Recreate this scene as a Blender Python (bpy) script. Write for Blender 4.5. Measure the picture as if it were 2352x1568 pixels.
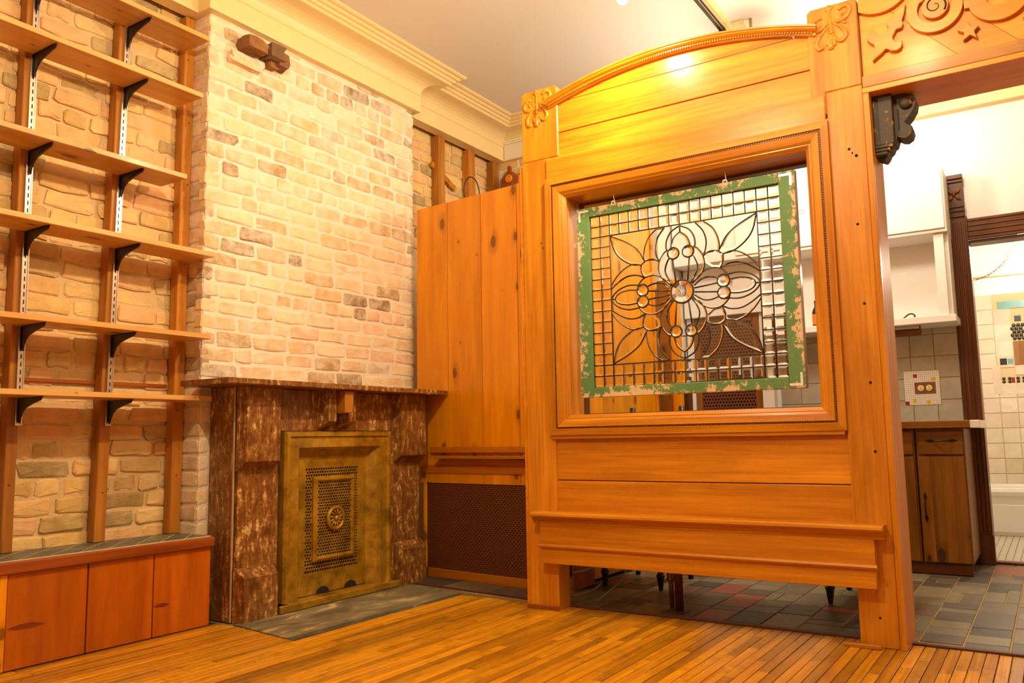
import bpy, bmesh, math, random
from math import sin, cos, pi, radians
from mathutils import Vector, Matrix
random.seed(7)
for o in list(bpy.data.objects): bpy.data.objects.remove(o)
SC = bpy.context.scene
COL = SC.collection

# ------------------------------------------------------------------ camera
FPX = 1887.58; YAW = radians(33.166); PIT = radians(6.709); ROL = radians(-0.947); CAMH = 0.88
f_ = Vector((cos(PIT)*cos(YAW), cos(PIT)*sin(YAW), sin(PIT)))
r_ = Vector((sin(YAW), -cos(YAW), 0)); u_ = r_.cross(f_)
r2 = cos(ROL)*r_ + sin(ROL)*u_; u2 = -sin(ROL)*r_ + cos(ROL)*u_
cd = bpy.data.cameras.new('camera'); cam = bpy.data.objects.new('camera', cd); COL.objects.link(cam)
cd.sensor_width = 36; cd.lens = FPX*36/2352; cd.clip_start = .02
M = Matrix((r2, u2, -f_)).transposed().to_4x4(); M.translation = Vector((0, 0, CAMH)); cam.matrix_world = M
SC.camera = cam
# ------------------------------------------------------------------ world, exposure
w = bpy.data.worlds.new('world'); SC.world = w; w.use_nodes = True
w.node_tree.nodes['Background'].inputs[0].default_value = (1, .8, .55, 1)
w.node_tree.nodes['Background'].inputs[1].default_value = .05
vs = SC.view_settings; vs.view_transform = 'Standard'; vs.look = 'None'; vs.exposure = 0.0; vs.gamma = 1; vs.use_curve_mapping = False
WARM = (1, .80, .52); WHITE = (1, .88, .70)
P_SPOT, P_BULB, P_FILL, P_KITCHEN, P_BATH, P_PENDANT_FILL, P_REAR_FILL = 80, 25, 58, 40, 70, 60, 128

# ------------------------------------------------------------------ mesh helpers
def link(o, parent=None):
    COL.objects.link(o)
    if parent: o.parent = parent
    return o
def meshobj(name, v, f, mat, parent=None, smooth=False):
    me = bpy.data.meshes.new(name); me.from_pydata([tuple(p) for p in v], [], f); me.update()
    if mat: me.materials.append(mat)
    if smooth:
        for p in me.polygons: p.use_smooth = True
    return link(bpy.data.objects.new(name, me), parent)
def tag(o, label, cat, group=None):
    o['label'] = label; o['category'] = cat
    if group: o['group'] = group
    return o
def struct(o, label=None, cat=None):
    o['kind'] = 'structure'
    if label: o['label'] = label
    if cat: o['category'] = cat
    return o
def empty(name, loc=(0, 0, 0), rz=0):
    o = bpy.data.objects.new(name, None); o.location = loc; o.rotation_euler = (0, 0, rz); o.empty_display_size = .05
    return link(o)
def clean(bm): bmesh.ops.recalc_face_normals(bm, faces=bm.faces[:])
def frombm(name, bm, mat, parent=None, smooth=False):
    clean(bm); me = bpy.data.meshes.new(name); bm.to_mesh(me); bm.free()
    if mat: me.materials.append(mat)
    if smooth:
        for p in me.polygons: p.use_smooth = True
    return link(bpy.data.objects.new(name, me), parent)
def addbox(bm, a, b, bev=0, rot=None):
    m = Matrix.Translation([(a[i]+b[i])/2 for i in range(3)])
    if rot: m = m @ rot
    m = m @ Matrix.Diagonal([abs(b[i]-a[i]) for i in range(3)]+[1])
    r = bmesh.ops.create_cube(bm, size=1, matrix=m)
    if bev:
        es = list({e for v in r['verts'] for e in v.link_edges})
        bmesh.ops.bevel(bm, geom=es, offset=bev, segments=1, affect='EDGES', clamp_overlap=True)
def box(name, a, b, mat, parent=None, bev=0):
    bm = bmesh.new(); addbox(bm, a, b, bev); return frombm(name, bm, mat, parent)
def addprism(bm, poly, ax, c0, c1, bev=0):
    """poly: 2-D outline on the plane normal to ax; extruded from c0 to c1"""
    def P(p, c): return {'x': (c, p[0], p[1]), 'y': (p[0], c, p[1]), 'z': (p[0], p[1], c)}[ax]
    n = len(poly); A = [bm.verts.new(P(p, c0)) for p in poly]; B = [bm.verts.new(P(p, c1)) for p in poly]
    fs = [bm.faces.new(A), bm.faces.new(B[::-1])]
    for i in range(n): fs.append(bm.faces.new((A[i], B[i], B[(i+1) % n], A[(i+1) % n])))
    if bev:
        bmesh.ops.recalc_face_normals(bm, faces=fs)
        bmesh.ops.bevel(bm, geom=list(fs[0].edges), offset=bev, segments=1, affect='EDGES', clamp_overlap=True)
def prism(name, poly, ax, c0, c1, mat, parent=None, bev=0):
    bm = bmesh.new(); addprism(bm, poly, ax, c0, c1, bev); return frombm(name, bm, mat, parent)
def addtube(bm, pts, rad, n=6, flat=None, closed=False):
    """sweep along pts; rad number or list; flat=(axis, factor) squashes along a world axis"""
    pts = [Vector(p) for p in pts]; N = len(pts); rad = rad if isinstance(rad, (list, tuple)) else [rad]*N
    rings = []; up = None
    for i, p in enumerate(pts):
        if closed: d = pts[(i+1) % N]-pts[i-1]
        else: d = pts[min(i+1, N-1)]-pts[max(i-1, 0)]
        d = d.normalized() if d.length > 1e-9 else Vector((0, 0, 1))
        if up is None:
            up = Vector((1, 0, 0)) if abs(d.x) < .8 else Vector((0, 1, 0))
        s = d.cross(up)
        if s.length < 1e-4: s = d.orthogonal()
        s.normalize(); t = s.cross(d).normalized(); up = t
        ring = []
        for k in range(n):
            a = 2*pi*k/n+pi/n; q = s*cos(a)*rad[i]+t*sin(a)*rad[i]
            if flat: q[flat[0]] *= flat[1]
            ring.append(bm.verts.new(p+q))
        rings.append(ring)
    for i in range(N if closed else N-1):
        a, b = rings[i], rings[(i+1) % N]
        for k in range(n): bm.faces.new((a[k], a[(k+1) % n], b[(k+1) % n], b[k]))
    if not closed: bm.faces.new(rings[0][::-1]); bm.faces.new(rings[-1])
def tube(name, pts, rad, mat, parent=None, n=8, flat=None, closed=False):
    bm = bmesh.new(); addtube(bm, pts, rad, n, flat, closed); return frombm(name, bm, mat, parent, True)
def addlathe(bm, prof, origin, axis='z', n=20):
    """prof: (radius, height) pairs"""
    o = Vector(origin); rings = []
    for r, h in prof:
        ring = []
        for k in range(n):
            a = 2*pi*k/n; c, s = r*cos(a), r*sin(a)
            v = {'z': (c, s, h), 'x': (h, c, s), 'y': (c, h, s)}[axis]
            ring.append(bm.verts.new(o+Vector(v)))
        rings.append(ring)
    for a, b in zip(rings, rings[1:]):
        for k in range(n): bm.faces.new((a[k], a[(k+1) % n], b[(k+1) % n], b[k]))
    bm.faces.new(rings[0][::-1]); bm.faces.new(rings[-1])
def lathe(name, prof, origin, mat, parent=None, axis='z', n=20):
    bm = bmesh.new(); addlathe(bm, prof, origin, axis, n); return frombm(name, bm, mat, parent, True)
def smoothpts(pts, n=6, closed=False):
    """Catmull-Rom through 2-D or 3-D points"""
    P = [Vector(p) for p in pts]; N = len(P); out = []
    for i in range(N if closed else N-1):
        if closed: a, b, c, d = P[i-1], P[i], P[(i+1) % N], P[(i+2) % N]
        else: a, b, c, d = P[max(i-1, 0)], P[i], P[i+1], P[min(i+2, N-1)]
        for k in range(n):
            t = k/n
            out.append(.5*((2*b)+(c-a)*t+(2*a-5*b+4*c-d)*t*t+(3*b-a-3*c+d)*t**3))
    if not closed: out.append(P[-1])
    return out
def copyobj(o, parent=None, loc=None, name=None):
    c = o.copy(); COL.objects.link(c)
    if parent: c.parent = parent
    if loc is not None: c.location = loc
    return c

# ------------------------------------------------------------------ material helpers
class NT:
    def __init__(s, name):
        s.m = bpy.data.materials.new(name); s.m.use_nodes = True; s.t = s.m.node_tree; s.n = s.t.nodes
        s.b = s.n['Principled BSDF']
    def add(s, t, **k):
        x = s.n.new(t)
        for a, v in k.items(): setattr(x, a, v)
        return x
    def lk(s, a, b): s.t.links.new(a, b)
    def val(s, x, i, v):
        if isinstance(v, (int, float, tuple, list)): x.inputs[i].default_value = v
        else: s.lk(v, x.inputs[i])
    def math(s, op, a, b=0, c=None):
        x = s.add('ShaderNodeMath', operation=op); s.val(x, 0, a); s.val(x, 1, b)
        if c is not None: s.val(x, 2, c)
        return x.outputs[0]
    def coords(s): return s.add('ShaderNodeTexCoord').outputs['Object']
    def rnd(s): return s.add('ShaderNodeObjectInfo').outputs['Random']
    def mapping(s, v, scale=(1, 1, 1), rot=(0, 0, 0), loc=(0, 0, 0)):
        x = s.add('ShaderNodeMapping'); s.lk(v, x.inputs[0])
        x.inputs['Location'].default_value = loc; x.inputs['Rotation'].default_value = rot; x.inputs['Scale'].default_value = scale
        return x.outputs[0]
    def noise(s, v, scale, detail=3, rough=.55, w=None, dist=0):
        x = s.add('ShaderNodeTexNoise'); s.lk(v, x.inputs['Vector']) if v else None
        if w is not None: x.noise_dimensions = '4D'; s.lk(w, x.inputs['W'])
        x.inputs['Scale'].default_value = scale; x.inputs['Detail'].default_value = detail; x.inputs['Roughness'].default_value = rough
        x.inputs['Distortion'].default_value = dist
        return x.outputs['Fac']
    def ramp(s, fac, stops, mode='LINEAR'):
        x = s.add('ShaderNodeValToRGB'); s.lk(fac, x.inputs[0]); e = x.color_ramp.elements; x.color_ramp.interpolation = mode
        while len(e) < len(stops): e.new(.5)
        for el, (p, c) in zip(e, stops): el.position = p; el.color = (*c, 1) if len(c) == 3 else c
        return x.outputs[0]
    def mix(s, fac, a, b, mode='MIX'):
        x = s.add('ShaderNodeMix', data_type='RGBA', blend_type=mode); s.val(x, 0, fac)
        for i, c in ((6, a), (7, b)):
            if isinstance(c, tuple): x.inputs[i].default_value = (*c, 1) if len(c) == 3 else c
            else: s.lk(c, x.inputs[i])
        return x.outputs[2]
    def out(s, col, rough=.5, bump=None, bstr=.3, bdist=.01, metal=0, **kw):
        if isinstance(col, tuple): s.b.inputs['Base Color'].default_value = (*col, 1)
        else: s.lk(col, s.b.inputs['Base Color'])
        s.val(s.b, 'Roughness', rough); s.b.inputs['Metallic'].default_value = metal
        for k, v in kw.items(): s.b.inputs[k.replace('_', ' ')].default_value = v
        if bump is not None:
            x = s.add('ShaderNodeBump'); x.inputs['Strength'].default_value = bstr; x.inputs['Distance'].default_value = bdist
            s.lk(bump, x.inputs['Height']); s.lk(x.outputs[0], s.b.inputs['Normal'])
        return s.m
def srgb(r, g, b):
    f = lambda c: (c/255/12.92) if c <= 10 else ((c/255+.055)/1.055)**2.4
    return (f(r), f(g), f(b))

def wood(name, dark, light, axis='x', rough=.35, vary=.25, knots=False, fine=60, worn=None, flame=False, coat=.10):
    """grain along axis; every object gets its own grain offset and tone"""
    t = NT(name); c = t.coords(); w = t.math('MULTIPLY', t.rnd(), 57)
    i = 'xyz'.index(axis)
    s1 = [11, 11, 11]; s1[i] = .9; s2 = [fine, fine, fine]; s2[i] = 2.2
    a = t.noise(t.mapping(c, s1), 1, 4, .55, w, .6); b = t.noise(t.mapping(c, s2), 1, 3, .6, w)
    g = t.math('ADD', t.math('MULTIPLY', a, .62), t.math('MULTIPLY', b, .38))
    col = t.ramp(g, [(.3, dark), (.5, tuple((x+y)/2 for x, y in zip(dark, light))), (.68, light)])
    if flame:   # ray fleck of quartered oak, across the grain
        s3 = [22, 22, 22]; s3[i] = 60
        fl = t.noise(t.mapping(c, s3), 1, 2, .5, w, 1.2)
        col = t.mix(t.math('MULTIPLY', t.ramp(fl, [(.58, (0, 0, 0)), (.72, (1, 1, 1))]), .16), col, light)
    s4 = [5, 5, 5]; s4[i] = 1.1
    st = t.ramp(t.noise(t.mapping(c, s4), 1, 6, .7, w, .8), [(.50, (0, 0, 0)), (.70, (1, 1, 1))])
    col = t.mix(t.math('MULTIPLY', st, .38), col, tuple(x*.55 for x in dark))
    tone = t.math('ADD', 1-vary, t.math('MULTIPLY', t.rnd(), vary*1.6))
    hv = t.add('ShaderNodeHueSaturation'); t.lk(tone, hv.inputs['Value']); t.lk(col, hv.inputs['Color']); col = hv.outputs[0]
    if knots:
        sp = t.add('ShaderNodeSeparateXYZ'); t.lk(c, sp.inputs[0]); o3 = [k for k in range(3) if k != i]
        uu = t.math('ADD', t.math('MULTIPLY', t.math('ADD', sp.outputs[o3[0]], sp.outputs[o3[1]]), 6.5), w)
        vv = t.math('ADD', t.math('MULTIPLY', sp.outputs[i], 3.4), t.math('MULTIPLY', w, 1.7))
        cb = t.add('ShaderNodeCombineXYZ'); t.lk(uu, cb.inputs[0]); t.lk(vv, cb.inputs[1])
        v = t.add('ShaderNodeTexVoronoi', voronoi_dimensions='2D'); t.lk(cb.outputs[0], v.inputs['Vector']); v.inputs['Scale'].default_value = 1
        sc_ = t.add('ShaderNodeSeparateColor'); t.lk(v.outputs['Color'], sc_.inputs[0])
        size = t.math('MULTIPLY', t.math('MAXIMUM', t.math('SUBTRACT', sc_.outputs[0], .42), 0), .27)
        k = t.math('MINIMUM', t.math('MAXIMUM', t.math('MULTIPLY', t.math('SUBTRACT', size, v.outputs['Distance']), 45), 0), 1)
        halo = t.math('MINIMUM', t.math('MAXIMUM', t.math('MULTIPLY', t.math('SUBTRACT', t.math('MULTIPLY', size, 2.4), v.outputs['Distance']), 7), 0), 1)
        col = t.mix(t.math('MULTIPLY', halo, .45), col, tuple(x*.6 for x in dark))
        col = t.mix(t.math('MULTIPLY', k, .8), col, tuple(x*.26 for x in dark))
    if worn:
        m = t.noise(c, 4.5, 6, .7); m = t.ramp(m, [(.53, (0, 0, 0)), (.66, (1, 1, 1))])
        col = t.mix(t.math('MULTIPLY', m, .55), col, worn)
    r = t.math('ADD', rough-.06, t.math('MULTIPLY', b, .14))
    return t.out(col, r, b, .10, .004, 0, Coat_Weight=coat, Coat_Roughness=.16, Specular_IOR_Level=.4)

# wood families
OAK_D, OAK_L = srgb(160, 84, 2), srgb(230, 152, 30)
m_oak_y = wood('oak_grain_along_y', OAK_D, OAK_L, 'y', .30, .12, fine=80, flame=True)
m_oak_z = wood('oak_grain_along_z', OAK_D, OAK_L, 'z', .32, .12, fine=80)
m_oak_x = wood('oak_grain_along_x', OAK_D, OAK_L, 'x', .35, .12, fine=80)
m_floor = wood('oak_strip_floor', srgb(148, 82, 3), srgb(236, 164, 24), 'x', .30, .42, fine=90, worn=srgb(104, 54, 6))
m_shelf = wood('pale_pine_shelf', srgb(196, 138, 66), srgb(232, 184, 108), 'x', .38, .10, knots=True, fine=40)
m_stud = wood('old_stud', srgb(140, 80, 14), srgb(214, 140, 36), 'z', .55, .25, fine=50)
m_pine = wood('orange_pine_board', srgb(214, 126, 0), srgb(246, 164, 4), 'z', .30, .14, knots=True, fine=30)
m_pine_x = wood('orange_pine_rail', srgb(168, 88, 6), srgb(210, 128, 18), 'y', .35, .2, fine=40)
m_bench = wood('red_cedar_board', srgb(150, 66, 1), srgb(204, 106, 8), 'z', .28, .16, fine=22)
m_benchlip = wood('bench_edge', srgb(120, 52, 8), srgb(176, 90, 26), 'x', .3, .1)
m_dark = wood('dark_casing', srgb(62, 28, 8), srgb(116, 62, 24), 'z', .35, .12)
m_dark_y = wood('dark_casing_head', srgb(70, 32, 8), srgb(128, 70, 28), 'y', .35, .12)
m_cab = wood('cabinet_pine', srgb(104, 58, 6), srgb(164, 104, 22), 'z', .4, .3, knots=True, fine=26)
m_cab_y = wood('cabinet_pine_drawer', srgb(104, 58, 6), srgb(164, 104, 22), 'y', .4, .25)
m_fret = wood('fretwork_wood', srgb(200, 112, 8), srgb(232, 148, 22), 'y', .42, .1)
m_panel = wood('fretwork_ground', srgb(198, 122, 18), srgb(232, 160, 44), 'y', .5, .14, worn=srgb(150, 112, 66))
m_red = wood('red_carved_wood', srgb(120, 54, 20), srgb(168, 84, 36), 'z', .5, .1)

def plain(name, col, rough=.5, metal=0, bump=0, bscale=60, var=0, **kw):
    t = NT(name); c = col
    if var: c = t.mix(t.noise(t.coords(), 6, 5, .65), tuple(x*(1-var) for x in col), tuple(min(1, x*(1+var)) for x in col))
    b = t.noise(t.coords(), bscale, 4) if bump else None
    return t.out(c, rough, b, bump, .004, metal, **kw)
m_ceil = plain('ceiling_paint', srgb(222, 214, 204), .55, bump=.15, bscale=25)
m_plaster = plain('wall_plaster', srgb(226, 214, 192), .6, bump=.15, bscale=20)
m_white = plain('kitchen_white', srgb(236, 230, 220), .4)
m_cream = plain('cornice_cream', srgb(230, 204, 144), .42, var=.03)
m_black = plain('black_enamel', srgb(26, 20, 18), .35)
m_blackmetal = plain('bracket_black', srgb(40, 26, 18), .38, .3)
m_chrome = plain('standard_steel', srgb(220, 205, 190), .28, .9)
m_slot = plain('slot_dark', srgb(30, 22, 14), .8)
m_whitemetal = plain('white_hook', srgb(232, 228, 220), .3, .2)
m_alu = plain('track_aluminium', srgb(196, 176, 130), .35, .6)
m_lead = plain('lead_came', srgb(72, 62, 50), .42, .7)
m_darkgap = plain('dark_gap', srgb(30, 18, 10), .9)  # even near-black brown for gaps, backings and carcasses
m_grout = plain('slate_grout', srgb(168, 138, 84), .85, bump=.3)
m_benchgrout = plain('bench_grout', srgb(214, 190, 150), .85, bump=.3)
m_brown = plain('brown_plate', srgb(128, 78, 52), .35)
m_ivory = plain('ivory_plastic', srgb(236, 214, 140), .35)
m_cable = plain('cable_grey', srgb(150, 140, 120), .5)
m_cableblack = plain('cable_black', srgb(40, 40, 36), .5)
m_iron = plain('handle_iron', srgb(50, 40, 32), .45, .6)
m_copper = plain('bronze_tube', srgb(120, 84, 44), .4, .7)
m_tub = plain('tub_enamel', srgb(236, 228, 214), .15)

def brickmat(name, stops, smear, smearcol, dark):
    t = NT(name); c = t.coords(); r = t.rnd(); w = t.math('MULTIPLY', r, 91)
    base = t.ramp(r, stops)
    n1 = t.noise(c, 9, 5, .6, w); n2 = t.noise(c, 34, 4, .65, w); n3 = t.noise(c, 130, 3, .6, w)
    hv = t.add('ShaderNodeHueSaturation'); t.lk(base, hv.inputs['Color']); t.lk(t.math('ADD', .62, t.math('MULTIPLY', n1, .76)), hv.inputs['Value']); col = hv.outputs[0]
    col = t.mix(t.math('MULTIPLY', t.ramp(n2, [(.60, (0, 0, 0)), (.75, (1, 1, 1))]), dark), col, srgb(92, 66, 34))
    col = t.mix(t.math('MULTIPLY', t.ramp(t.noise(c, 12, 6, .7, w), [(.40, (0, 0, 0)), (.62, (1, 1, 1))]), smear), col, smearcol)
    col = t.mix(t.math('MULTIPLY', t.ramp(n3, [(.68, (0, 0, 0)), (.72, (1, 1, 1))]), .8*min(1, dark*1.6)), col, srgb(70, 46, 24))
    h = t.math('ADD', t.math('MULTIPLY', n2, .7), t.math('MULTIPLY', n3, .5))
    return t.out(col, .85, h, .55, .008)
m_brick_rough = brickmat('brick_common', [(0, srgb(228, 190, 122)), (.3, srgb(220, 178, 104)), (.5, srgb(228, 172, 116)), (.7, srgb(204, 166, 92)), (.9, srgb(150, 122, 72)), (1, srgb(232, 200, 138))], .35, srgb(230, 202, 150), .5)
m_brick_clean = brickmat('brick_washed', [(0, srgb(232, 208, 168)), (.3, srgb(226, 194, 142)), (.5, srgb(228, 180, 142)), (.7, srgb(214, 178, 122)), (.84, srgb(186, 150, 100)), (.92, srgb(140, 112, 74)), (1, srgb(236, 214, 176))], .62, srgb(238, 222, 198), .3)
def mortarmat(name, a, b):
    t = NT(name); c = t.coords(); n = t.noise(c, 30, 6, .7); n2 = t.noise(c, 4, 4, .6)
    col = t.mix(n2, a, b); col = t.mix(t.math('MULTIPLY', t.ramp(n, [(.62, (0, 0, 0)), (.7, (1, 1, 1))]), .35), col, tuple(x*.45 for x in a))
    return t.out(col, .9, n, .8, .012)
m_mortar_rough = mortarmat('mortar_grey', srgb(212, 176, 120), srgb(230, 200, 150))
m_mortar_clean = mortarmat('mortar_pale', srgb(232, 214, 186), srgb(240, 226, 204))

def marblemat():
    t = NT('brown_fossil_marble'); c = t.coords(); w = t.math('MULTIPLY', t.rnd(), 13)
    m = t.mapping(c, (40, 40, 10), (0, radians(-30), 0))
    n = t.noise(m, 1, 6, .66, w, .5); n2 = t.noise(c, 60, 5, .65, w); n3 = t.noise(c, 3.5, 3, .5, w); n4 = t.noise(c, 22, 5, .7, w)
    v = t.math('ADD', t.math('ADD', t.math('MULTIPLY', n, .48), t.math('MULTIPLY', n2, .22)), t.math('MULTIPLY', n4, .30))
    v = t.math('ADD', v, t.math('MULTIPLY', t.math('SUBTRACT', n3, .5), .10))
    col = t.ramp(v, [(.39, srgb(84, 46, 14)), (.475, srgb(118, 72, 30)), (.54, srgb(146, 98, 46)), (.58, srgb(204, 160, 96)), (.63, srgb(230, 192, 130))])
    return t.out(col, .30, n2, .06, .003)
m_marble = marblemat()
def brassmat():
    t = NT('aged_brass'); c = t.coords(); n = t.noise(c, 9, 5, .65); n2 = t.noise(c, 45, 4, .6)
    col = t.ramp(n, [(.3, srgb(112, 80, 10)), (.5, srgb(164, 122, 22)), (.7, srgb(196, 150, 44))])
    col = t.mix(t.math('MULTIPLY', t.ramp(n2, [(.6, (0, 0, 0)), (.74, (1, 1, 1))]), .6), col, srgb(60, 42, 14))
    return t.out(col, .40, n2, .08, .003, .4)
m_brass = brassmat()
def slatemat(name, stops, rough=.45, sc=10):
    t = NT(name); c = t.coords(); r = t.rnd(); w = t.math('MULTIPLY', r, 40)
    base = t.ramp(r, stops, 'CONSTANT'); n = t.noise(c, sc, 6, .65, w, .8)
    hv = t.add('ShaderNodeHueSaturation'); t.lk(base, hv.inputs['Color']); t.lk(t.math('ADD', .62, t.math('MULTIPLY', n, .75)), hv.inputs['Value'])
    return t.out(hv.outputs[0], rough, n, .25, .006)
m_slate = slatemat('slate_tile', [(0, srgb(122, 112, 86)), (.22, srgb(110, 96, 74)), (.42, srgb(134, 122, 92)), (.56, srgb(94, 82, 68)), (.70, srgb(116, 90, 70)), (.82, srgb(72, 64, 50)), (.94, srgb(150, 78, 48))])
def hearthmat():
    t = NT('hearth_slate'); c = t.coords(); m = t.mapping(c, (3.2, 9, 9)); n = t.noise(m, 1, 7, .68, None, 1.2); n2 = t.noise(c, 4, 4)
    col = t.ramp(n, [(.34, srgb(92, 84, 62)), (.52, srgb(122, 110, 80)), (.60, srgb(146, 128, 88)), (.66, srgb(204, 174, 118))])
    return t.out(col, .55, n, .2, .006)
m_hearth = hearthmat()
m_benchtile = slatemat('bench_slate_tile', [(0, srgb(96, 98, 80)), (.4, srgb(108, 108, 88)), (.7, srgb(86, 90, 76))], .4, 16)
m_splash = slatemat('backsplash_tile', [(0, srgb(174, 168, 150)), (.4, srgb(168, 160, 142)), (.7, srgb(180, 172, 156))], .2, 5)
m_bathtile = slatemat('bath_wall_tile', [(0, srgb(226, 204, 180)), (.4, srgb(230, 210, 188)), (.7, srgb(222, 198, 172))], .15, 4)
def chipmat():
    t = NT('chipped_green_paint'); c = t.coords()
    n = t.noise(c, 26, 8, .75); big = t.noise(c, 5, 3, .5)
    sep = t.add('ShaderNodeSeparateXYZ'); t.lk(c, sep.inputs[0])
    # paint is more worn towards the outer edges of the sash
    ey = t.math('ABSOLUTE', sep.outputs[1]); ez = t.math('ABSOLUTE', sep.outputs[2])
    edge = t.math('MAXIMUM', t.math('SUBTRACT', ez, .455), t.math('SUBTRACT', ey, .525))
    f = t.math('ADD', t.math('ADD', t.math('MULTIPLY', n, .75), t.math('MULTIPLY', big, .35)), t.math('MULTIPLY', edge, 2.0))
    k = t.ramp(f, [(.600, (0, 0, 0)), (.622, (1, 1, 1))])
    green = t.mix(t.noise(c, 3, 3), srgb(72, 112, 56), srgb(104, 140, 80))
    bare = t.mix(n, srgb(226, 198, 156), srgb(196, 160, 116))
    return t.out(t.mix(k, green, bare), .6, t.math('SUBTRACT', 1, k), .5, .002)
m_green = chipmat()
def glassmat():
    t = NT('clear_bevelled_glass')
    t.b.inputs['Transmission Weight'].default_value = 1; t.b.inputs['IOR'].default_value = 1.46
    return t.out((.98, .97, .95), .0)
m_glass = glassmat()
def corbelmat():
    t = NT('flaking_dark_paint'); c = t.coords(); n = t.noise(c, 38, 7, .7)
    col = t.mix(t.ramp(n, [(.60, (0, 0, 0)), (.66, (1, 1, 1))]), t.mix(t.noise(c, 8, 3), srgb(46, 33, 12), srgb(70, 52, 24)), srgb(186, 120, 52))
    return t.out(col, .6, n, .4, .003)
m_corbel = corbelmat()
def emis(name, col, s):
    m = bpy.data.materials.new(name); m.use_nodes = True; n = m.node_tree.nodes; b = n['Principled BSDF']
    b.inputs['Emission Color'].default_value = (*col, 1); b.inputs['Emission Strength'].default_value = s; b.inputs['Base Color'].default_value = (.8, .8, .8, 1)
    return m
def lamp(name, kind, loc, power, col, parent=None, radius=.05, target=None, angle=150, blend=1):
    d = bpy.data.lights.new(name, kind); d.energy = power; d.color = col; d.shadow_soft_size = radius
    o = bpy.data.objects.new(name, d); o.location = loc
    if kind == 'SPOT':
        d.spot_size = radians(angle); d.spot_blend = blend
        o.rotation_euler = (Vector(target)-Vector(loc)).to_track_quat('-Z', 'Y').to_euler()
    return link(o, parent)

# ================================================================== SETTING
H = 3.48                       # ceiling
YB, YC, XC0, XC1 = 3.845, 3.65, 2.655, 4.33     # brick wall, chimney front, chimney sides
# sub-floor and floors
struct(box('floor', (-2.4, -2.2, -.12), (9.0, 3.95, -.014), m_darkgap))
FLOOR = bpy.data.objects['floor']
# ---- strip floor: boards along x, 44 mm wide
HEARTH = [(2.700, 3.41), (2.636, 2.961), (3.881, 2.925), (3.99, 3.34), (3.99, 3.41)]
def in_frame(x, y, z=0):
    d = Vector((x, y, z-CAMH)); zc = d.dot(f_)
    if zc <= .1: return False
    u = FPX*d.dot(r2)/zc; v = -FPX*d.dot(u2)/zc
    return abs(u) < 1176+20 and abs(v) < 784+25
bmrest = bmesh.new(); cand = []
rows = 130; BW = .0442
for i in range(rows):
    y0 = 3.52-(i+1)*BW; y1 = y0+BW; x = -2.2+random.random()*.5 - .3
    xend = 3.862
    while x < xend:
        L = random.choice((.38, .55, .7, .9, 1.1, 1.3))*random.uniform(.85, 1.15); xe = min(x+L, xend)
        if xend-xe < .12: xe = xend
        segs = [(max(x, -2.2), xe)]
        if y1 > 2.93:                   # cut out for the hearth slab
            t = (2.961-y0)/(.45); hx0 = 2.636+(y0-2.961)*(.064/.45)
            hx1 = 3.90+(y0-2.93)*.25
            new = []
            for a, b in segs:
                if b <= hx0 or a >= hx1: new.append((a, b)); continue
                if a < hx0: new.append((a, hx0))
                if b > hx1: new.append((hx1, b))
            segs = new
        if y0 > 3.36: segs = [(a, min(b, 2.69)) for a, b in segs if a < 2.69]
        for a, b in segs:
            if b-a < .03: continue
            vis = any(in_frame(px, (y0+y1)/2) for px in [a+(b-a)*k/6 for k in range(7)])
            dep = random.uniform(-.0012, .0008)
            if vis: cand.append(((a+b)/2, y0, a, b, dep))
            else: addbox(bmrest, (a+.0008, y0+.001, -.014), (b-.0008, y1-.001, dep))
        x = xe
cand.sort(key=lambda c: Vector((c[0], c[1])).length)
for k, (mx, y0, a, b, dep) in enumerate(cand):
    if k < 300:
        o = box('floor_board', (a-mx+.0012, .0014, -.014), (b-mx-.0012, BW-.0014, 0), m_floor, FLOOR, .0016)
        o.location = (mx, y0, dep)
    else: addbox(bmrest, (a+.0006, y0+.0007, -.014), (b-.0006, y0+BW-.0007, dep))
o = frombm('floor_boards_outer', bmrest, m_floor, FLOOR); o['kind'] = 'stuff'
struct(prism('hearth_slab', HEARTH, 'z', -.02, .004, m_hearth, None, .003), 'grey slate hearth slab with pale streaks in front of the fireplace', 'hearth')
prism('hearth_bed', [(2.69, 3.40), (2.69, 3.66), (4.3, 3.66), (4.25, 3.36), (3.98, 3.34)], 'z', -.02, -.002, m_hearth, bpy.data.objects['hearth_slab'])
# ---- kitchen slate floor
KF = struct(box('floor_kitchen', (3.885, -2.0, -.02), (6.36, 2.62, .004), m_grout), 'slate tiled kitchen floor with sandy grout', 'floor')
prism('grout_bed', [(3.99, 3.44), (3.885, 2.62), (4.2, 2.62), (4.28, 3.55), (4.20, 3.55)], 'z', -.02, .004, m_grout, KF)
nt = 0
yy = -1.2; strips = []
y = 2.36
while y > -1.25:
    strips.append((y-.165, y)); y -= .165
for (y0, y1) in strips:
    x = 3.90 - random.random()*.2
    while x < 6.34:
        L = random.choice((.10, .15, .16, .22, .30, .30, .36)); a, b = max(x, 3.893), min(x+L, 6.345); x += L
        if b-a < .03: continue
        parts = [(y0, y1)]
        if random.random() < .22: ym = y0+random.choice((.06, .1)); parts = [(y0, ym), (ym, y1)]
        for p0, p1 in parts:
            if nt >= 296: continue
            nt += 1
            box('slate_tile', (-(b-a)/2+.004, -(p1-p0)/2+.004, -.01), ((b-a)/2-.004, (p1-p0)/2-.004, .0), m_slate, KF, .0015).location = ((a+b)/2, (p0+p1)/2, .0085+random.uniform(-.0008, .0008))
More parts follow.
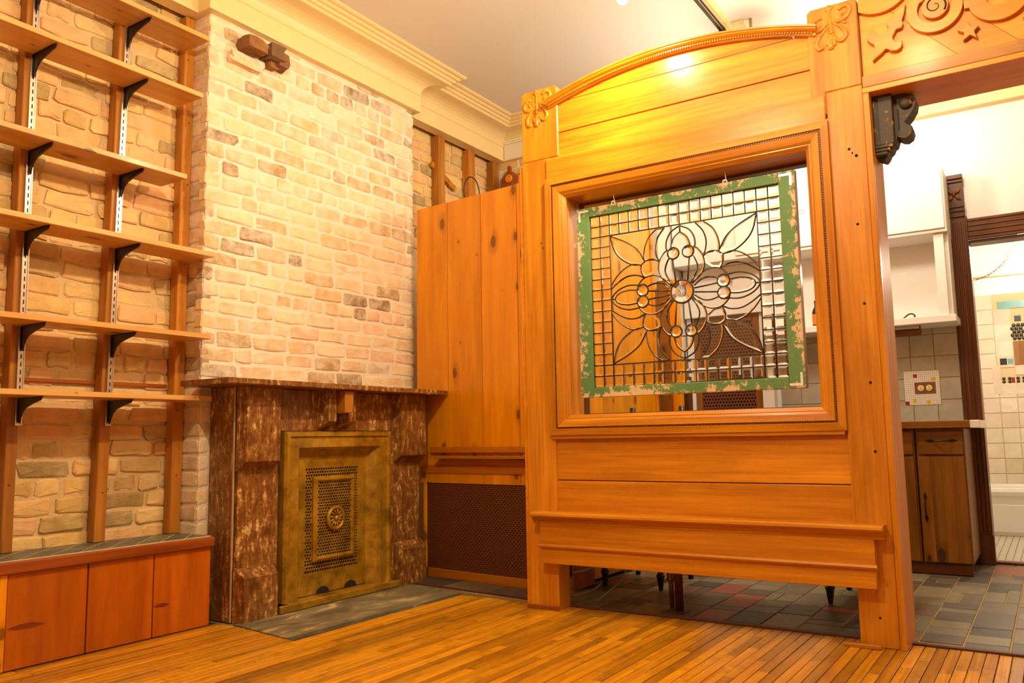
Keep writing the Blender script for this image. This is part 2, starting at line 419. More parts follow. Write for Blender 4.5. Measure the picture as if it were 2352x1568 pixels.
for y0, y1, xa, xb in [(2.38, 2.56, 3.90, 4.13), (2.56, 2.78, 3.92, 4.16), (2.78, 2.95, 3.935, 4.18), (2.95, 3.14, 3.955, 4.20), (3.14, 3.30, 3.975, 4.22), (3.30, 3.47, 3.995, 4.235)]:
    box('slate_tile', (-(xb-xa)/2, -(y1-y0)/2+.004, -.01), ((xb-xa)/2, (y1-y0)/2-.004, 0), m_slate, KF, .0015).location = ((xa+xb)/2, (y0+y1)/2, .0085)
m_thresh = plain('threshold_dark', srgb(84, 44, 30), .5, bump=.2)
struct(box('trim_1', (3.864, -2.0, -.015), (3.888, 2.40, .010), m_thresh, None, .003), 'dark red strip between the oak floor and the kitchen slate', 'floor trim')
struct(prism('trim_2', [(3.882, 2.40), (3.906, 2.40), (4.0, 3.34), (3.975, 3.34)], 'z', -.015, .011, m_thresh), 'dark edge of slate tiles beside the hearth', 'floor trim')
# ---- ceiling and plain walls behind the camera
struct(box('ceiling', (-2.4, -2.2, H), (9.0, 3.95, H+.1), m_ceil))
struct(box('wall_rear', (-2.5, -2.2, 0), (-2.4, 3.95, H), m_plaster))
struct(box('wall_side', (-2.4, -2.3, 0), (9.0, -2.2, H), m_plaster))

# ---- brick walls
def brickmesh(L, Hh, D=.05, seed=0, rough=1.0):
    R = random.Random(seed); j = lambda s: R.uniform(-s, s)*rough
    o = [(-L/2, -Hh/2+.010), (-L/2+.012, -Hh/2), (0, -Hh/2), (L/2-.012, -Hh/2), (L/2, -Hh/2+.010), (L/2, Hh/2-.010), (L/2-.012, Hh/2), (0, Hh/2), (-L/2+.012, Hh/2), (-L/2, Hh/2-.010)]
    o = [(a+j(.005), b+j(.004)) for a, b in o]; n = len(o)
    v = [(a, D, b) for a, b in o]+[(a, .004+j(.002), b) for a, b in o]+[(a*(1-.012/L)-(0), j(.0016), b*(1-.014/Hh)) for a, b in o]+[(j(.02), -.001+j(.002), 0)]
    f = []
    for i in range(n):
        k = (i+1) % n
        f += [(i, k, n+k, n+i), (n+i, n+k, 2*n+k, 2*n+i), (2*n+i, 2*n+k, 3*n)]
    me = bpy.data.meshes.new('brick'); me.from_pydata(v, [], f); me.update(); return me
BR = {}
def getbrick(L, Hh, mat, rough):
    key = (round(L, 2), round(Hh, 3), mat.name, random.randrange(4))
    if key not in BR:
        BR[key] = brickmesh(key[0], Hh, .05, hash(key[:2]) % 997+key[3], rough); BR[key].materials.append(mat)
    return BR[key]
def course(parent, mat, a0, a1, z, ch, place, rough, off, first=None, jy=.004, header=False):
    """lay one course from a0 to a1 along the wall; place(u, z)->(loc, rz)"""
    u = a0 - off
    while u < a1-.01:
        L = .112 if (header or random.random() < .10) else random.choice((.215, .225, .235, .205))
        b0, b1 = max(u, a0), min(u+L, a1); u += L+.013
        if a1-b1 < .05: b1 = a1; u = a1
        if b1-b0 < .035: continue
        o = bpy.data.objects.new('brick', getbrick(b1-b0-.002, ch-.013, mat, rough)); COL.objects.link(o); o.parent = parent
        loc, rz = place((b0+b1)/2, z+ch/2); o.location = Vector(loc)+Vector((0, random.uniform(-jy, jy), 0)); o.rotation_euler = (0, random.uniform(-.012, .012)*rough, rz+random.uniform(-.006, .006))
CH = .0848
WB = struct(box('wall_back', (-2.4, YB, 0), (6.4, YB+.1, H), m_mortar_rough))
z = .40; k = 0
while z < 3.22:
    course(WB, m_brick_rough, 1.38, 2.66, z, CH*.985, lambda u, zz: ((u, YB-.008, zz), 0), 1.7, random.random()*.2, jy=.007, header=(k % 7 == 3)); z += CH*.985; k += 1
z = 2.28
while z < 3.2:
    course(WB, m_brick_rough, 4.34, 5.60, z, CH, lambda u, zz: ((u, YB-.009, zz), 0), 1.5, random.random()*.2, jy=.005); z += CH
WC = struct(box('wall_chimney', (XC0, YC, 0), (XC1, YB+.02, 3.30), m_mortar_clean))
z = 1.215; k = 0
while z < 3.22:
    course(WC, m_brick_clean, XC0-.008, XC1+.012, z, CH, lambda u, zz: ((u, YC-.0035, zz), 0), 1.15, (.0 if k % 2 else .115)+random.random()*.03, jy=.003, header=(k % 8 == 5)); z += CH; k += 1
z = .40; k = 0
while z < 3.22:      # left cheek of the chimney and the narrow strip beside the marble
    o = bpy.data.objects.new('brick', getbrick(.18 if k % 2 else .19, CH-.014, m_brick_clean, 1.0)); COL.objects.link(o); o.parent = WC
    o.location = (XC0-.006, YC+.095, z+CH/2); o.rotation_euler = (0, 0, -pi/2)
    if z < 1.15:
        o = bpy.data.objects.new('brick', getbrick(.06, CH-.014, m_brick_clean, 1.0)); COL.objects.link(o); o.parent = WC; o.location = (XC0+.025, YC-.005, z+CH/2)
    z += CH; k += 1
# broken and protruding bricks near the top of the chimney
def rubble(name, c, s, seed, mat, parent):
    R = random.Random(seed); bm = bmesh.new(); addbox(bm, (-.5, -.5, -.5), (.5, .5, .5))
    bmesh.ops.subdivide_edges(bm, edges=bm.edges[:], cuts=2, use_grid_fill=True)
    for v in bm.verts: v.co = Vector((v.co.x*s[0], v.co.y*s[1], v.co.z*s[2]))*(1+R.uniform(-.16, .1))
    o = frombm(name, bm, mat, parent); o.location = c; return o
m_brick_burnt = brickmat('brick_burnt', [(0, srgb(150, 98, 46)), (.5, srgb(110, 78, 46)), (1, srgb(130, 92, 60))], .1, srgb(190, 150, 110), .6)
for c, s, sd in [((2.885, 3.600, 3.083), (.13, .13, .065), 3), ((3.03, 3.60, 3.095), (.10, .12, .075), 5), ((3.095, 3.61, 3.075), (.075, .10, .085), 8), ((3.05, 3.625, 3.045), (.06, .06, .05), 11)]:
    o = rubble('brick', c, s, sd, m_brick_burnt, WC); o['label'] = 'dark broken brick jutting from the chimney'
rubble('brick', (2.87, 3.63, 2.993), (.215, .05, .062), 21, m_brick_clean, WC)
# far kitchen walls
struct(box('wall_far', (5.62, 2.36, 0), (5.75, YB, H), m_plaster))
WF = bpy.data.objects['wall_far']
z = 2.62
while z < 3.18:
    u = 3.80-random.random()*.1
    while u > 3.0:
        o = bpy.data.objects.new('brick', getbrick(.22, CH-.013, m_brick_rough, 1.5)); COL.objects.link(o); o.parent = WF
        o.location = (5.615, u-.11, z+CH/2); o.rotation_euler = (0, 0, -pi/2); u -= .235
    z += CH
WK = struct(box('wall_kitchen', (6.32, .45, 0), (6.42, 2.5, H), m_white))
box('wall_over_door', (6.32, -.5, 2.2), (6.42, .45, H), m_white, WK)
box('wall_beside_door', (6.32, -2.2, 0), (6.42, -.5, H), m_white, WK)
box('return', (5.75, 2.42, 0), (6.42, 2.5, H), m_white, WK)
# bathroom shell
struct(box('wall_bath', (8.68, -2.2, 0), (8.8, 1.6, H), m_white))
struct(box('wall_bath_side', (6.42, 1.5, 0), (8.7, 1.6, H), m_white))

# ---- cornice: frieze board, cove and stepped crown, swept round the chimney breast
PATH = [(-2.35, 3.70), (2.61, 3.70), (2.61, 3.60), (4.37, 3.60), (4.37, 3.70), (5.585, 3.70), (5.585, 2.40)]
def sweep_prof(name, path, prof, mat, parent=None):
    n = len(path); nrm = []
    for i in range(n-1):
        d = Vector((path[i+1][0]-path[i][0], path[i+1][1]-path[i][1])).normalized(); nrm.append(Vector((d.y, -d.x)))
    bm = bmesh.new(); rings = []
    for i, p in enumerate(path):
        if i == 0: m = nrm[0]
        elif i == n-1: m = nrm[-1]
        else:
            m = nrm[i-1]+nrm[i]; m = m/(1+nrm[i-1].dot(nrm[i]))
        rings.append([bm.verts.new((p[0]+m.x*d, p[1]+m.y*d, z)) for d, z in prof])
    for a, b in zip(rings, rings[1:]):
        for k in range(len(prof)): bm.faces.new((a[k], a[(k+1) % len(prof)], b[(k+1) % len(prof)], b[k]))
    bm.faces.new(rings[0]); bm.faces.new(rings[-1][::-1])
    return frombm(name, bm, mat, parent)
cove = [(0+.10*(1-cos(a)), 3.325+.085*sin(a)) for a in [i*pi/2/6 for i in range(7)]]
crown = [(-.09, 3.195), (0, 3.195), (0, 3.312), (.006, 3.316), (.006, 3.325)]+cove+[(.150, 3.412), (.158, 3.420), (.158, 3.428), (.172, 3.430), (.180, 3.438), (.180, 3.446), (.196, 3.448), (.206, 3.456), (.206, 3.462), (.226, 3.464), (.238, 3.472), (.238, H), (-.09, H)]
struct(sweep_prof('trim_3', PATH, crown, m_cream), 'cream painted cornice with a deep frieze stepping round the chimney', 'cornice')
FRZ = bpy.data.objects['trim_3']
for dx, z0 in ((.0, 3.352), (.0, 3.334)):
    box('frieze_bead', (5.572, 2.45, z0), (5.592, 3.69, z0+.010), m_white, FRZ)
box('frieze_panel', (5.577, 2.45, 3.197), (5.590, 3.69, 3.33), m_plaster, FRZ)
struct(box('trim_4', (6.25, -2.2, 3.085), (6.33, 2.42, 3.40), m_cream), 'cream frieze band high on the kitchen wall', 'frieze')

# ================================================================== STUDS, STANDARDS, SHELVES, BENCH
def leaning(name, x0b, x1b, x0t, x1t, y0, y1, z0, z1, mat, parent=None):
    v = [(x0b, y0, z0), (x1b, y0, z0), (x1b, y1, z0), (x0b, y1, z0), (x0t, y0, z1), (x1t, y0, z1), (x1t, y1, z1), (x0t, y1, z1)]
    bm = bmesh.new(); V = [bm.verts.new(p) for p in v]
    for f in ((0, 1, 2, 3), (4, 5, 6, 7), (0, 1, 5, 4), (1, 2, 6, 5), (2, 3, 7, 6), (3, 0, 4, 7)): bm.faces.new([V[i] for i in f])
    bmesh.ops.bevel(bm, geom=bm.edges[:], offset=.003, segments=1, affect='EDGES')
    return frombm(name, bm, mat, parent)
ST = [(1.785, 1.832, 1.768, 1.815), (2.190, 2.246, 2.218, 2.274), (2.585, 2.644, 2.588, 2.648)]
for (a, b, c, d), l in zip(ST, ('old nailed wooden stud behind the left shelf brackets', 'old nailed wooden stud behind the right shelf brackets', 'bare wooden stud tight against the left side of the chimney')):
    s = tag(leaning('wall_stud', a, b, c, d, 3.772, 3.832, .428, 3.19, m_stud), l, 'stud', 'furring studs on the brick recess')
    for q in range(14):
        zz = .5+q*.19+random.uniform(-.05, .05); xx = (a+b)/2+(c-a)*(zz-.43)/2.76+random.uniform(-.012, .012)
        if q % 2: lathe('nail_hole', [(.0035, -.0015), (.0035, .001)], (xx, 3.7715, zz), m_slot, s, 'y', 6)
for (a, b, l) in ((4.78, 4.86, 'wooden stud beside the chimney above the pine cupboard'), (5.17, 5.255, 'middle wooden stud above the pine cupboard'), (5.515, 5.60, 'wooden stud in the far corner above the pine cupboard')):
    tag(box('wall_stud', (a, 3.765, 2.2), (b, 3.832, 3.195), m_stud, None, .003), l, 'stud', 'studs above the pine cupboard')
o = box('wood_offcut', (-.16, -.012, -.022), (.16, .012, .022), m_stud, None, .003); o.location = (4.90, 3.815, 2.905); o.rotation_euler = (0, radians(24), 0)
tag(o, 'short slanting wood offcut nailed behind a stud beside the chimney', 'offcut')
tag(box('wall_lath', (1.3, 3.826, 1.168), (2.58, 3.838, 1.186), m_benchlip, None, .002), 'thin dark lath let into the brickwork behind the lowest shelf', 'lath')
# slotted standards
for xs, xt, zt, l in ((1.823, 1.803, 1.0, 'slotted white steel shelf standard on the left stud'), (2.230, 2.256, 1.02, 'slotted white steel shelf standard on the right stud')):
    e = tag(empty('shelf_standard', (xs, 3.762, 1.0)), l, 'shelf standard', 'slotted shelf standards')
    sh = (xt-xs)/2.2
    def sk(o):
        for v in o.data.vertices: v.co.x += sh*(v.co.z)
        return o
    sk(box('rail', (-.0125, 0, -.03), (.0125, .010, 2.16), m_chrome, e))
    for s in (-1, 1): sk(box('rail_lip', (s*.0125-.002, -.004, -.03), (s*.0125+.002, .0, 2.16), m_chrome, e))
    bm = bmesh.new()
    for q in range(62): addbox(bm, (-.0025, -.0006, .02+q*.0345), (.0025, .001, .040+q*.0345))
    sk(frombm('slots', bm, m_slot, e))['kind'] = 'stuff'
# shelves and brackets
SHELVES = [(2.999, 2.578, 'top'), (2.679, 2.548, 'second'), (2.225, 2.468, 'third'), (1.855, 2.645, 'fourth'), (1.430, 2.643, 'fifth'), (1.115, 2.650, 'lowest')]
ends = {'top': 'topmost pale pine wall shelf, partly cut off by the top of the picture', 'second': 'pale pine wall shelf, second from the top', 'third': 'shortest pale pine wall shelf, third from the top',
        'fourth': 'pale pine wall shelf, fourth from the top, reaching the chimney', 'fifth': 'pale pine wall shelf with a rounded corner, second from the bottom', 'lowest': 'lowest pale pine wall shelf, level with the marble mantel'}
brm = None
def bracket(L=.185):
    bm = bmesh.new()
    prof = [(0, .0), (0, -.105), (-.012, -.110), (-.020, -.085), (-.034, -.062), (-.060, -.044), (-.11, -.030), (-L+.008, -.016), (-L-.004, -.004), (-L-.004, .012), (-L, .012), (-L, -.001)]
    addprism(bm, prof, 'x', -.0035, .0035, 0)
    addbox(bm, (-.008, -L+.006, -.002), (.008, -.002, .0))
    addbox(bm, (-.007, -.004, -.10), (.007, .001, -.005))
    return frombm('shelf_bracket', bm, m_blackmetal)
first = None
for zt, xe, nm in SHELVES:
    yf, yk = 3.55, 3.766
    if nm in ('fourth', 'fifth', 'lowest'): poly = [(1.0, yf), (xe-.012 if nm == 'fifth' else xe, yf), (xe, yf+.012), (xe-.005, yk-.02), (xe-.06, yk), (1.0, yk)]
    else: poly = [(1.0, yf), (xe, yf), (xe, yk), (1.0, yk)]
    tag(prism('wall_shelf', poly, 'z', zt-.024, zt, m_shelf, None, .002), ends[nm], 'shelf', 'pine shelves on the brick recess')
    for xs, xt, side in ((1.823, 1.803, 'left'), (2.230, 2.256, 'right')):
        x = xs+(xt-xs)*(zt-1.0)/2.2
        if first is None: b = first = bracket()
        else: b = copyobj(first)
        b.location = (x, 3.760, zt-.026)
        tag(b, 'black steel bracket on the %s standard holding the %s pine shelf' % (side, nm), 'shelf bracket', 'black shelf brackets')
# bench with tiled top
e = tag(empty('tiled_bench', (2.0, 3.6, 0)), 'low built-in bench with red pine board front and slate tiled top', 'bench')
def loc(o, e):
    # keep world-coordinate vertices under an empty that is moved
    o.matrix_parent_inverse = Matrix.Translation(e.location).inverted() if not any(e.rotation_euler) else e.matrix_basis.inverted(); return o
for a, b in ((1.25, 1.66), (1.695, 2.02), (2.024, 2.33), (2.334, 2.637)):
    loc(box('front_board', (a, 3.510, .004), (b-.002, 3.532, .385), m_bench, e, .0015), e)
for kx, kz, kw, kh in ((2.376, .142, .042, .009), (1.775, .165, .075, .012)):
    loc(prism('knot_split', [(kx-kw, kz), (kx-kw*.4, kz+kh*.8), (kx+kw*.3, kz+kh*.9), (kx+kw, kz-kh*.3), (kx+kw*.2, kz-kh), (kx-kw*.6, kz-kh*.7)], 'y', 3.5085, 3.512, wood('knot_red', srgb(84, 26, 2), srgb(140, 54, 8), 'x', .5, .1), e), e)
loc(box('front_board', (1.664, 3.507, .004), (1.692, 3.532, .385), m_pine, e, .0015), e)
loc(box('end_board', (2.617, 3.533, .004), (2.637, 3.66, .385), m_bench, e, .0015), e)
loc(box('carcass', (1.25, 3.54, .01), (2.61, 3.83, .40), m_darkgap, e), e)
loc(box('front_edge', (1.25, 3.490, .376), (2.645, 3.528, .424), m_benchlip, e, .006), e)
loc(box('tile_bed', (1.25, 3.522, .385), (2.645, 3.826, .4265), m_benchgrout, e), e)
def clip(poly, ax, lim, keep_less):
    out = []
    for i in range(len(poly)):
        p, q = poly[i], poly[(i+1) % len(poly)]
        ip = (p[ax] <= lim) == keep_less or p[ax] == lim; iq = (q[ax] <= lim) == keep_less or q[ax] == lim
        if ip: out.append(p)
        if ip != iq:
            t = (lim-p[ax])/(q[ax]-p[ax]); out.append((p[0]+t*(q[0]-p[0]), p[1]+t*(q[1]-p[1])))
    return out
for r in range(4):
    y0 = 3.532+r*.0875; y1 = min(y0+.0795, 3.824); d = y1-y0
    for c in range(-4, 9):
        x0 = 1.62+c*.127+r*.088
        poly = [(x0, y0), (x0+.119, y0), (x0+.119+d*.95, y1), (x0+d*.95, y1)]
        poly = clip(clip(poly, 0, 2.640, True), 0, 1.27, False)
        if len(poly) < 3 or max(p[0] for p in poly)-min(p[0] for p in poly) < .02: continue
        cx = sum(p[0] for p in poly)/len(poly); cy = sum(p[1] for p in poly)/len(poly)
        o = prism('slate_tile', [(p[0]-cx, p[1]-cy) for p in poly], 'z', -.004, .0006, m_benchtile, e); o.location = (cx-e.location.x, cy-e.location.y, .427)

# ================================================================== FIREPLACE
F = tag(empty('marble_fireplace', (3.42, 3.5, 0)), 'brown marble fireplace surround with a thin mantel shelf below the brick chimney', 'fireplace')
FI = lambda o: loc(o, F)
FI(prism('mantel_shelf', [(2.532, 3.27), (4.232, 3.27), (4.242, 3.345), (4.262, 3.53), (4.262, 3.643), (2.532, 3.643)], 'z', 1.163, 1.192, m_marble, F, .004))
FI(box('side_panel', (2.712, 3.456, .002), (2.735, 3.642, 1.162), m_marble, F, .003))
m_edge = plain('chipped_marble_edge', srgb(176, 146, 108), .5, bump=.2)
FI(box('side_edge', (2.709, 3.448, .002), (2.718, 3.458, 1.162), m_edge, F, .002))
def chamfblock(name, x0, x1, z0, z1, depth, top=0, bot=0):
    """projecting block with a sloped top or bottom edge and chamfered sides"""
    bm = bmesh.new(); yf = 3.43-depth
    c = .022
    B = [(x0, 3.44, z0), (x1, 3.44, z0), (x1, 3.44, z1), (x0, 3.44, z1)]
    Fr = [(x0+c*.6, yf, z0+bot), (x1-c*.6, yf, z0+bot), (x1-c*.6, yf, z1-top), (x0+c*.6, yf, z1-top)]
    V = [bm.verts.new(p) for p in B+Fr]
    for f in ((0, 1, 2, 3), (4, 5, 6, 7), (0, 1, 5, 4), (1, 2, 6, 5), (2, 3, 7, 6), (3, 0, 4, 7)): bm.faces.new([V[i] for i in f])
    return FI(frombm(name, bm, m_marble, F))
for x0, x1 in ((2.728, 2.985), (3.848, 4.135)):
    FI(box('pilaster', (x0, 3.432, .002), (x1, 3.47, 1.162), m_marble, F, .003))
    a, b = (2.716, 2.956) if x0 < 3 else (3.885, 4.148)
    chamfblock('capital_block', a, b, .735, 1.162, .055, 0, .05)
    chamfblock('plinth_block', a, b, .002, .265, .055, .05, 0)
FI(box('lintel', (2.985, 3.436, .937), (3.85, 3.47, 1.162), m_marble, F, .003))
for a in (3.252, 3.405):   # twin scroll corbels
    chamfblock('corbel', a, a+.085, .945, 1.162, .075, 0, .045)
FI(prism('keystone', [(3.337, 1.160), (3.405, 1.160), (3.405, 1.070), (3.392, 1.035), (3.340, 1.035), (3.337, 1.045)], 'y', 3.30, 3.42, wood('key_wood', srgb(150, 92, 24), srgb(176, 114, 36), 'z', .4, .1), F, .004))
FI(box('right_return', (4.11, 3.47, .002), (4.135, 3.642, 1.162), m_marble, F, .002))
# brass summer cover
B = tag(empty('brass_fireplace_cover', (3.42, 3.42, 0)), 'aged brass fireplace cover with pierced panel and central rosette', 'fireplace cover')
BI = lambda o: loc(o, B)
def framering(name, outer, inner, prof, mat, parent):
    """rectangular frame in x-z: prof = list of (t from outer to inner 0..1, y)"""
    bm = bmesh.new(); rings = []
    for t, y in prof:
        x0, x1, z0, z1 = [o+(i-o)*t for o, i in zip(outer, inner)]
        rings.append([bm.verts.new(p) for p in ((x0, y, z0), (x1, y, z0), (x1, y, z1), (x0, y, z1))])
    for a, b in zip(rings, rings[1:]):
        for k in range(4): bm.faces.new((a[k], a[(k+1) % 4], b[(k+1) % 4], b[k]))
    return frombm(name, bm, mat, parent)
prof = [(0, 3.468), (0, 3.410), (.06, 3.396), (.18, 3.394), (.22, 3.404), (.28, 3.404), (.60, 3.398), (.63, 3.410), (.67, 3.410), (.70, 3.418), (1, 3.462), (1, 3.468)]
BI(framering('frame', (3.002, 3.835, .046, .935), (3.155, 3.668, .03, .79), prof, m_brass, B))
BI(box('panel_back', (3.15, 3.470, .05), (3.672, 3.474, .80), m_darkgap, B))
def perforated(name, x0, x1, z0, z1, nx, nz, y, mat, parent, hole=.62, stag=True, th=.004, flip=None):
    """sheet with a staggered grid of real hexagonal holes"""
    v, f = [], []; w, hh = (x1-x0)/nx, (z1-z0)/nz
    for j in range(nz):
        for i in range(nx+(1 if stag and j % 2 else 0)):
            a0 = x0+(i-(.5 if stag and j % 2 else 0))*w; a1 = a0+w; a0, a1 = max(a0, x0), min(a1, x1); b0 = z0+j*hh; b1 = b0+hh
            n = len(v); v += [(a0, y, b0), (a1, y, b0), (a1, y, b1), (a0, y, b1)]
            if a1-a0 < w*.75: f.append((n, n+1, n+2, n+3)); continue
            cx, cz = (a0+a1)/2, (b0+b1)/2; r, s = w*hole/2, hh*hole/2
            for k in range(8):
                an = -3*pi/4+k*pi/4; v.append((cx+r*cos(an)*1.1, y, cz+s*sin(an)*1.1))
            for k in range(8): v.append((v[n+4+k][0], y+th, v[n+4+k][2]))
            h = lambda k: n+4+k % 8
            f += [(n, n+1, h(2), h(1), h(0)), (n+1, n+2, h(4), h(3), h(2)), (n+2, n+3, h(6), h(5), h(4)), (n+3, n, h(0), h(7), h(6))]
            f += [(h(k), h(k+1), n+12+(k+1) % 8, n+12+k) for k in range(8)]
    o = meshobj(name, v, f, mat, parent); o['kind'] = 'stuff'; return o
# plain parts of the panel
PY = 3.458
bm = bmesh.new()
for a in ((3.152, 3.195, .05, .80), (3.602, 3.670, .05, .80), (3.195, 3.602, .735, .80), (3.195, 3.602, .05, .165)): addbox(bm, (a[0], PY, a[2]), (a[1], PY+.006, a[3]))
BI(frombm('panel', bm, m_brass, B))
bx0, bx1, bz0, bz1 = 3.195, 3.602, .165, .735; ix0, ix1, iz0, iz1 = 3.245, 3.562, .222, .685
BI(perforated('pierced_border', bx0, bx1, iz1, bz1, 22, 3, PY, m_brass, B, .74))
BI(perforated('pierced_border', bx0, bx1, bz0, iz0, 22, 3, PY, m_brass, B, .74))
BI(perforated('pierced_border', bx0, ix0, iz0, iz1, 3, 28, PY, m_brass, B, .72))
BI(perforated('pierced_border', ix1, bx1, iz0, iz1, 3, 28, PY, m_brass, B, .72))
BI(framering('raised_frame', (ix0, ix1, iz0, iz1), (ix0+.028, ix1-.028, iz0+.028, iz1-.028), [(0, 3.460), (0, 3.446), (.5, 3.432), (.75, 3.432), (1, 3.442)], m_brass, B))
BI(perforated('pierced_centre', ix0+.028, ix1-.028, iz0+.028, iz1-.028, 14, 26, 3.442, m_brass, B, .72))
ro = BI(lathe('rosette', [(.070, 3.445-3.44), (.070, -.012), (.062, -.020), (.052, -.020), (.047, -.012), (.046, .002)], (3.402, 3.44, .450), m_brass, B, 'y', 28))
BI(lathe('rosette_boss', [(.016, 0), (.015, -.018), (.008, -.024), (.002, -.025)], (3.402, 3.44, .450), m_brass, B, 'y', 14))
for k in range(12):
    a = 2*pi*k/12; p0 = (3.402+.014*cos(a), 3.434, .450+.014*sin(a)); p1 = (3.402+.050*cos(a+.35), 3.430, .450+.050*sin(a+.35))
    BI(tube('rosette_petal', [p0, ((p0[0]+p1[0])/2+.003*sin(a), 3.426, (p0[2]+p1[2])/2), p1], [.003, .006, .007], m_brass, B, 6))
for cx in (3.33, 3.545): BI(prism('draught_notch', [(cx+.047*cos(a), .052+.032*sin(a)) for a in [pi*i/10 for i in range(11)]], 'y', 3.454, 3.459, m_darkgap, B))
BI(box('bottom_bar', (2.960, 3.372, .006), (3.882, 3.392, .044), m_brass, B, .004))

# ================================================================== PINE CUPBOARD (behind, right of the fireplace)
ANG = math.atan(.105)
K = tag(empty('pine_cupboard', (4.145, 2.36, 0), -ANG), 'tall knotty pine cupboard with a woven grille below, right of the fireplace', 'cupboard')
Y = lambda y: (y-2.36)/cos(ANG)
for a, b in ((2.36, 2.684), (2.687, 2.978), (2.981, 3.272), (3.275, 3.56)):
    box('pine_board', (0, Y(a), .60), (.022, Y(b)-.0015, 2.45+random.uniform(-.003, .003)), m_pine, K, .0015)
box('bottom_rail', (-.006, Y(2.42), .005), (.018, Y(3.47), .058), m_pine_x, K, .002)
box('grille_rail', (-.010, Y(2.42), .664), (.0, Y(3.50), .715), m_pine_x, K, .002)
box('grille_stile', (-.004, Y(3.475), .058), (.02, Y(3.50), .664), m_pine, K, .002)
box('grille_backing', (.018, Y(2.42), .058), (.022, Y(3.48), .664), m_darkgap, K)
m_cane = plain('pressed_grille', srgb(112, 58, 20), .55, bump=.2)
g = perforated('woven_grille', Y(2.42), Y(3.475), .058, .664, 40, 48, 0, m_cane, K, .50)
for v in g.data.vertices: v.co = Vector((v.co.y*.9+.006, v.co.x, v.co.z))
box('upper_batten', (-.024, Y(2.42), .793), (0, Y(3.42), .832), m_pine_x, K, .003)
box('lath_shelf', (-.075, Y(2.42), .757), (0, Y(3.34), .775), m_pine_x, K, .002)
o = box('lower_batten', (-.016, Y(2.42), .700), (0, Y(3.32), .742), m_pine_x, K, .002)
for v in o.data.vertices: v.co.z += .035*(v.co.y-Y(2.42))
box('end_strip', (-.008, Y(2.62), .60), (0, Y(2.655), 2.50), m_pine, K, .002)
CK = math.cos(ANG); SK = math.sin(ANG)
E2 = tag(empty('pine_closet', (4.20, 2.38, 0)), 'knotty pine closet side seen through the opening behind the leaded glass', 'cupboard')
for i in range(6):
    a = 4.24+i*.205; loc(box('pine_board', (a, 2.362, .035), (a+.203, 2.380, 2.44), m_pine, E2, .0015), E2)
loc(box('kick_board', (4.24, 2.372, .012), (5.47, 2.385, .04), m_darkgap, E2), E2)
loc(box('corner_post', (5.47, 2.350, .012), (5.51, 2.385, 2.44), m_pine, E2, .002), E2)
loc(box('plinth_side', (4.20, 2.352, .012), (4.46, 2.362, .32), m_bench, E2, .002), E2)
# cable loop and carved plaque above the cupboard
cab = smoothpts([(4.246, 3.125, 2.449), (4.246, 3.135, 2.50), (4.246, 3.125, 2.56), (4.246, 3.085, 2.590), (4.246, 3.04, 2.56), (4.246, 3.015, 2.50), (4.246, 3.008, 2.449)], 6)
tag(tube('cable_loop', cab, .004, m_cableblack), 'thin black cable loop standing above the pine cupboard', 'cable')
q = tag(empty('carved_plaque', (5.45, 3.57, 2.9)), 'small reddish carved wooden plaque with a rosette in the far corner', 'plaque')
loc(prism('plate', [(3.652, 2.84), (3.652, 2.985), (3.612, 3.03), (3.583, 3.05), (3.580, 3.085), (3.566, 3.10), (3.552, 3.085), (3.549, 3.05), (3.52, 3.03), (3.480, 2.985), (3.480, 2.84)], 'x', 5.45, 5.475, m_red, q, .003), q)
loc(lathe('rosette', [(.034, 0), (.034, -.006), (.024, -.012), (.02, -.006), (.010, -.012), (.002, -.014)], (5.45, 3.566, 2.985), m_fret, q, 'x', 18), q)
loc(box('bracket_arm', (5.470, 3.40, 2.94), (5.60, 3.56, 3.02), m_stud, q), q)

# ================================================================== OAK PARTITION
PT = tag(empty('oak_partition', (3.80, 1.46, 0)), 'tall golden oak partition with an arched top, carved posts and a large square opening', 'partition')
def PI(o): return loc(o, PT)
XF = 3.75                                       # face of the posts
PI(box('post', (XF, 2.188, .0), (XF+.12, 2.362, 2.395), m_oak_z, PT, .003))
PI(prism('post_head', [(2.132, 2.395), (2.362, 2.395), (2.362, 2.790), (2.345, 2.800), (2.15, 2.800), (2.132, 2.785)], 'x', XF, XF+.06, m_oak_z, PT, .004))
PI(box('post', (XF, .590, .0), (XF+.12, .742, 2.40), m_oak_z, PT, .003))
PI(prism('post_head', [(.590, 2.401), (.742, 2.401), (.742, 2.30), (.805, 2.30), (.805, 2.790), (.790, 2.805), (.60, 2.805), (.590, 2.795)], 'x', XF, XF+.06, m_oak_z, PT, .004))
PI(box('edge_strip', (XF+.008, 2.363, .0), (XF+.10, 2.386, 2.376), m_fret, PT, .002))
PI(box('foot_block', (XF-.012, 2.186, 0), (XF+.001, 2.375, .022), m_benchlip, PT, .002))
o = PI(box('wedge', (XF-.045, .655, .0), (XF-.02, .80, .016), m_oak_y, PT, .002))
# recessed boards below the opening
PI(box('lower_board', (XF+.014, .735, .44), (XF+.036, 2.20, .6565), m_oak_y, PT, .0025))
PI(box('lower_board', (XF+.014, .735, .6605), (XF+.036, 2.20, .92), m_oak_y, PT, .0025))
PI(box('seam_light_stop', (XF+.037, .74, .45), (XF+.05, 2.19, .91), m_dark_y, PT)); PI(box('seam_light_stop', (XF+.035, .81, 2.38), (XF+.05, 2.13, 2.69), m_dark_y, PT))  # unseen boards added to stop light leaking through the seams
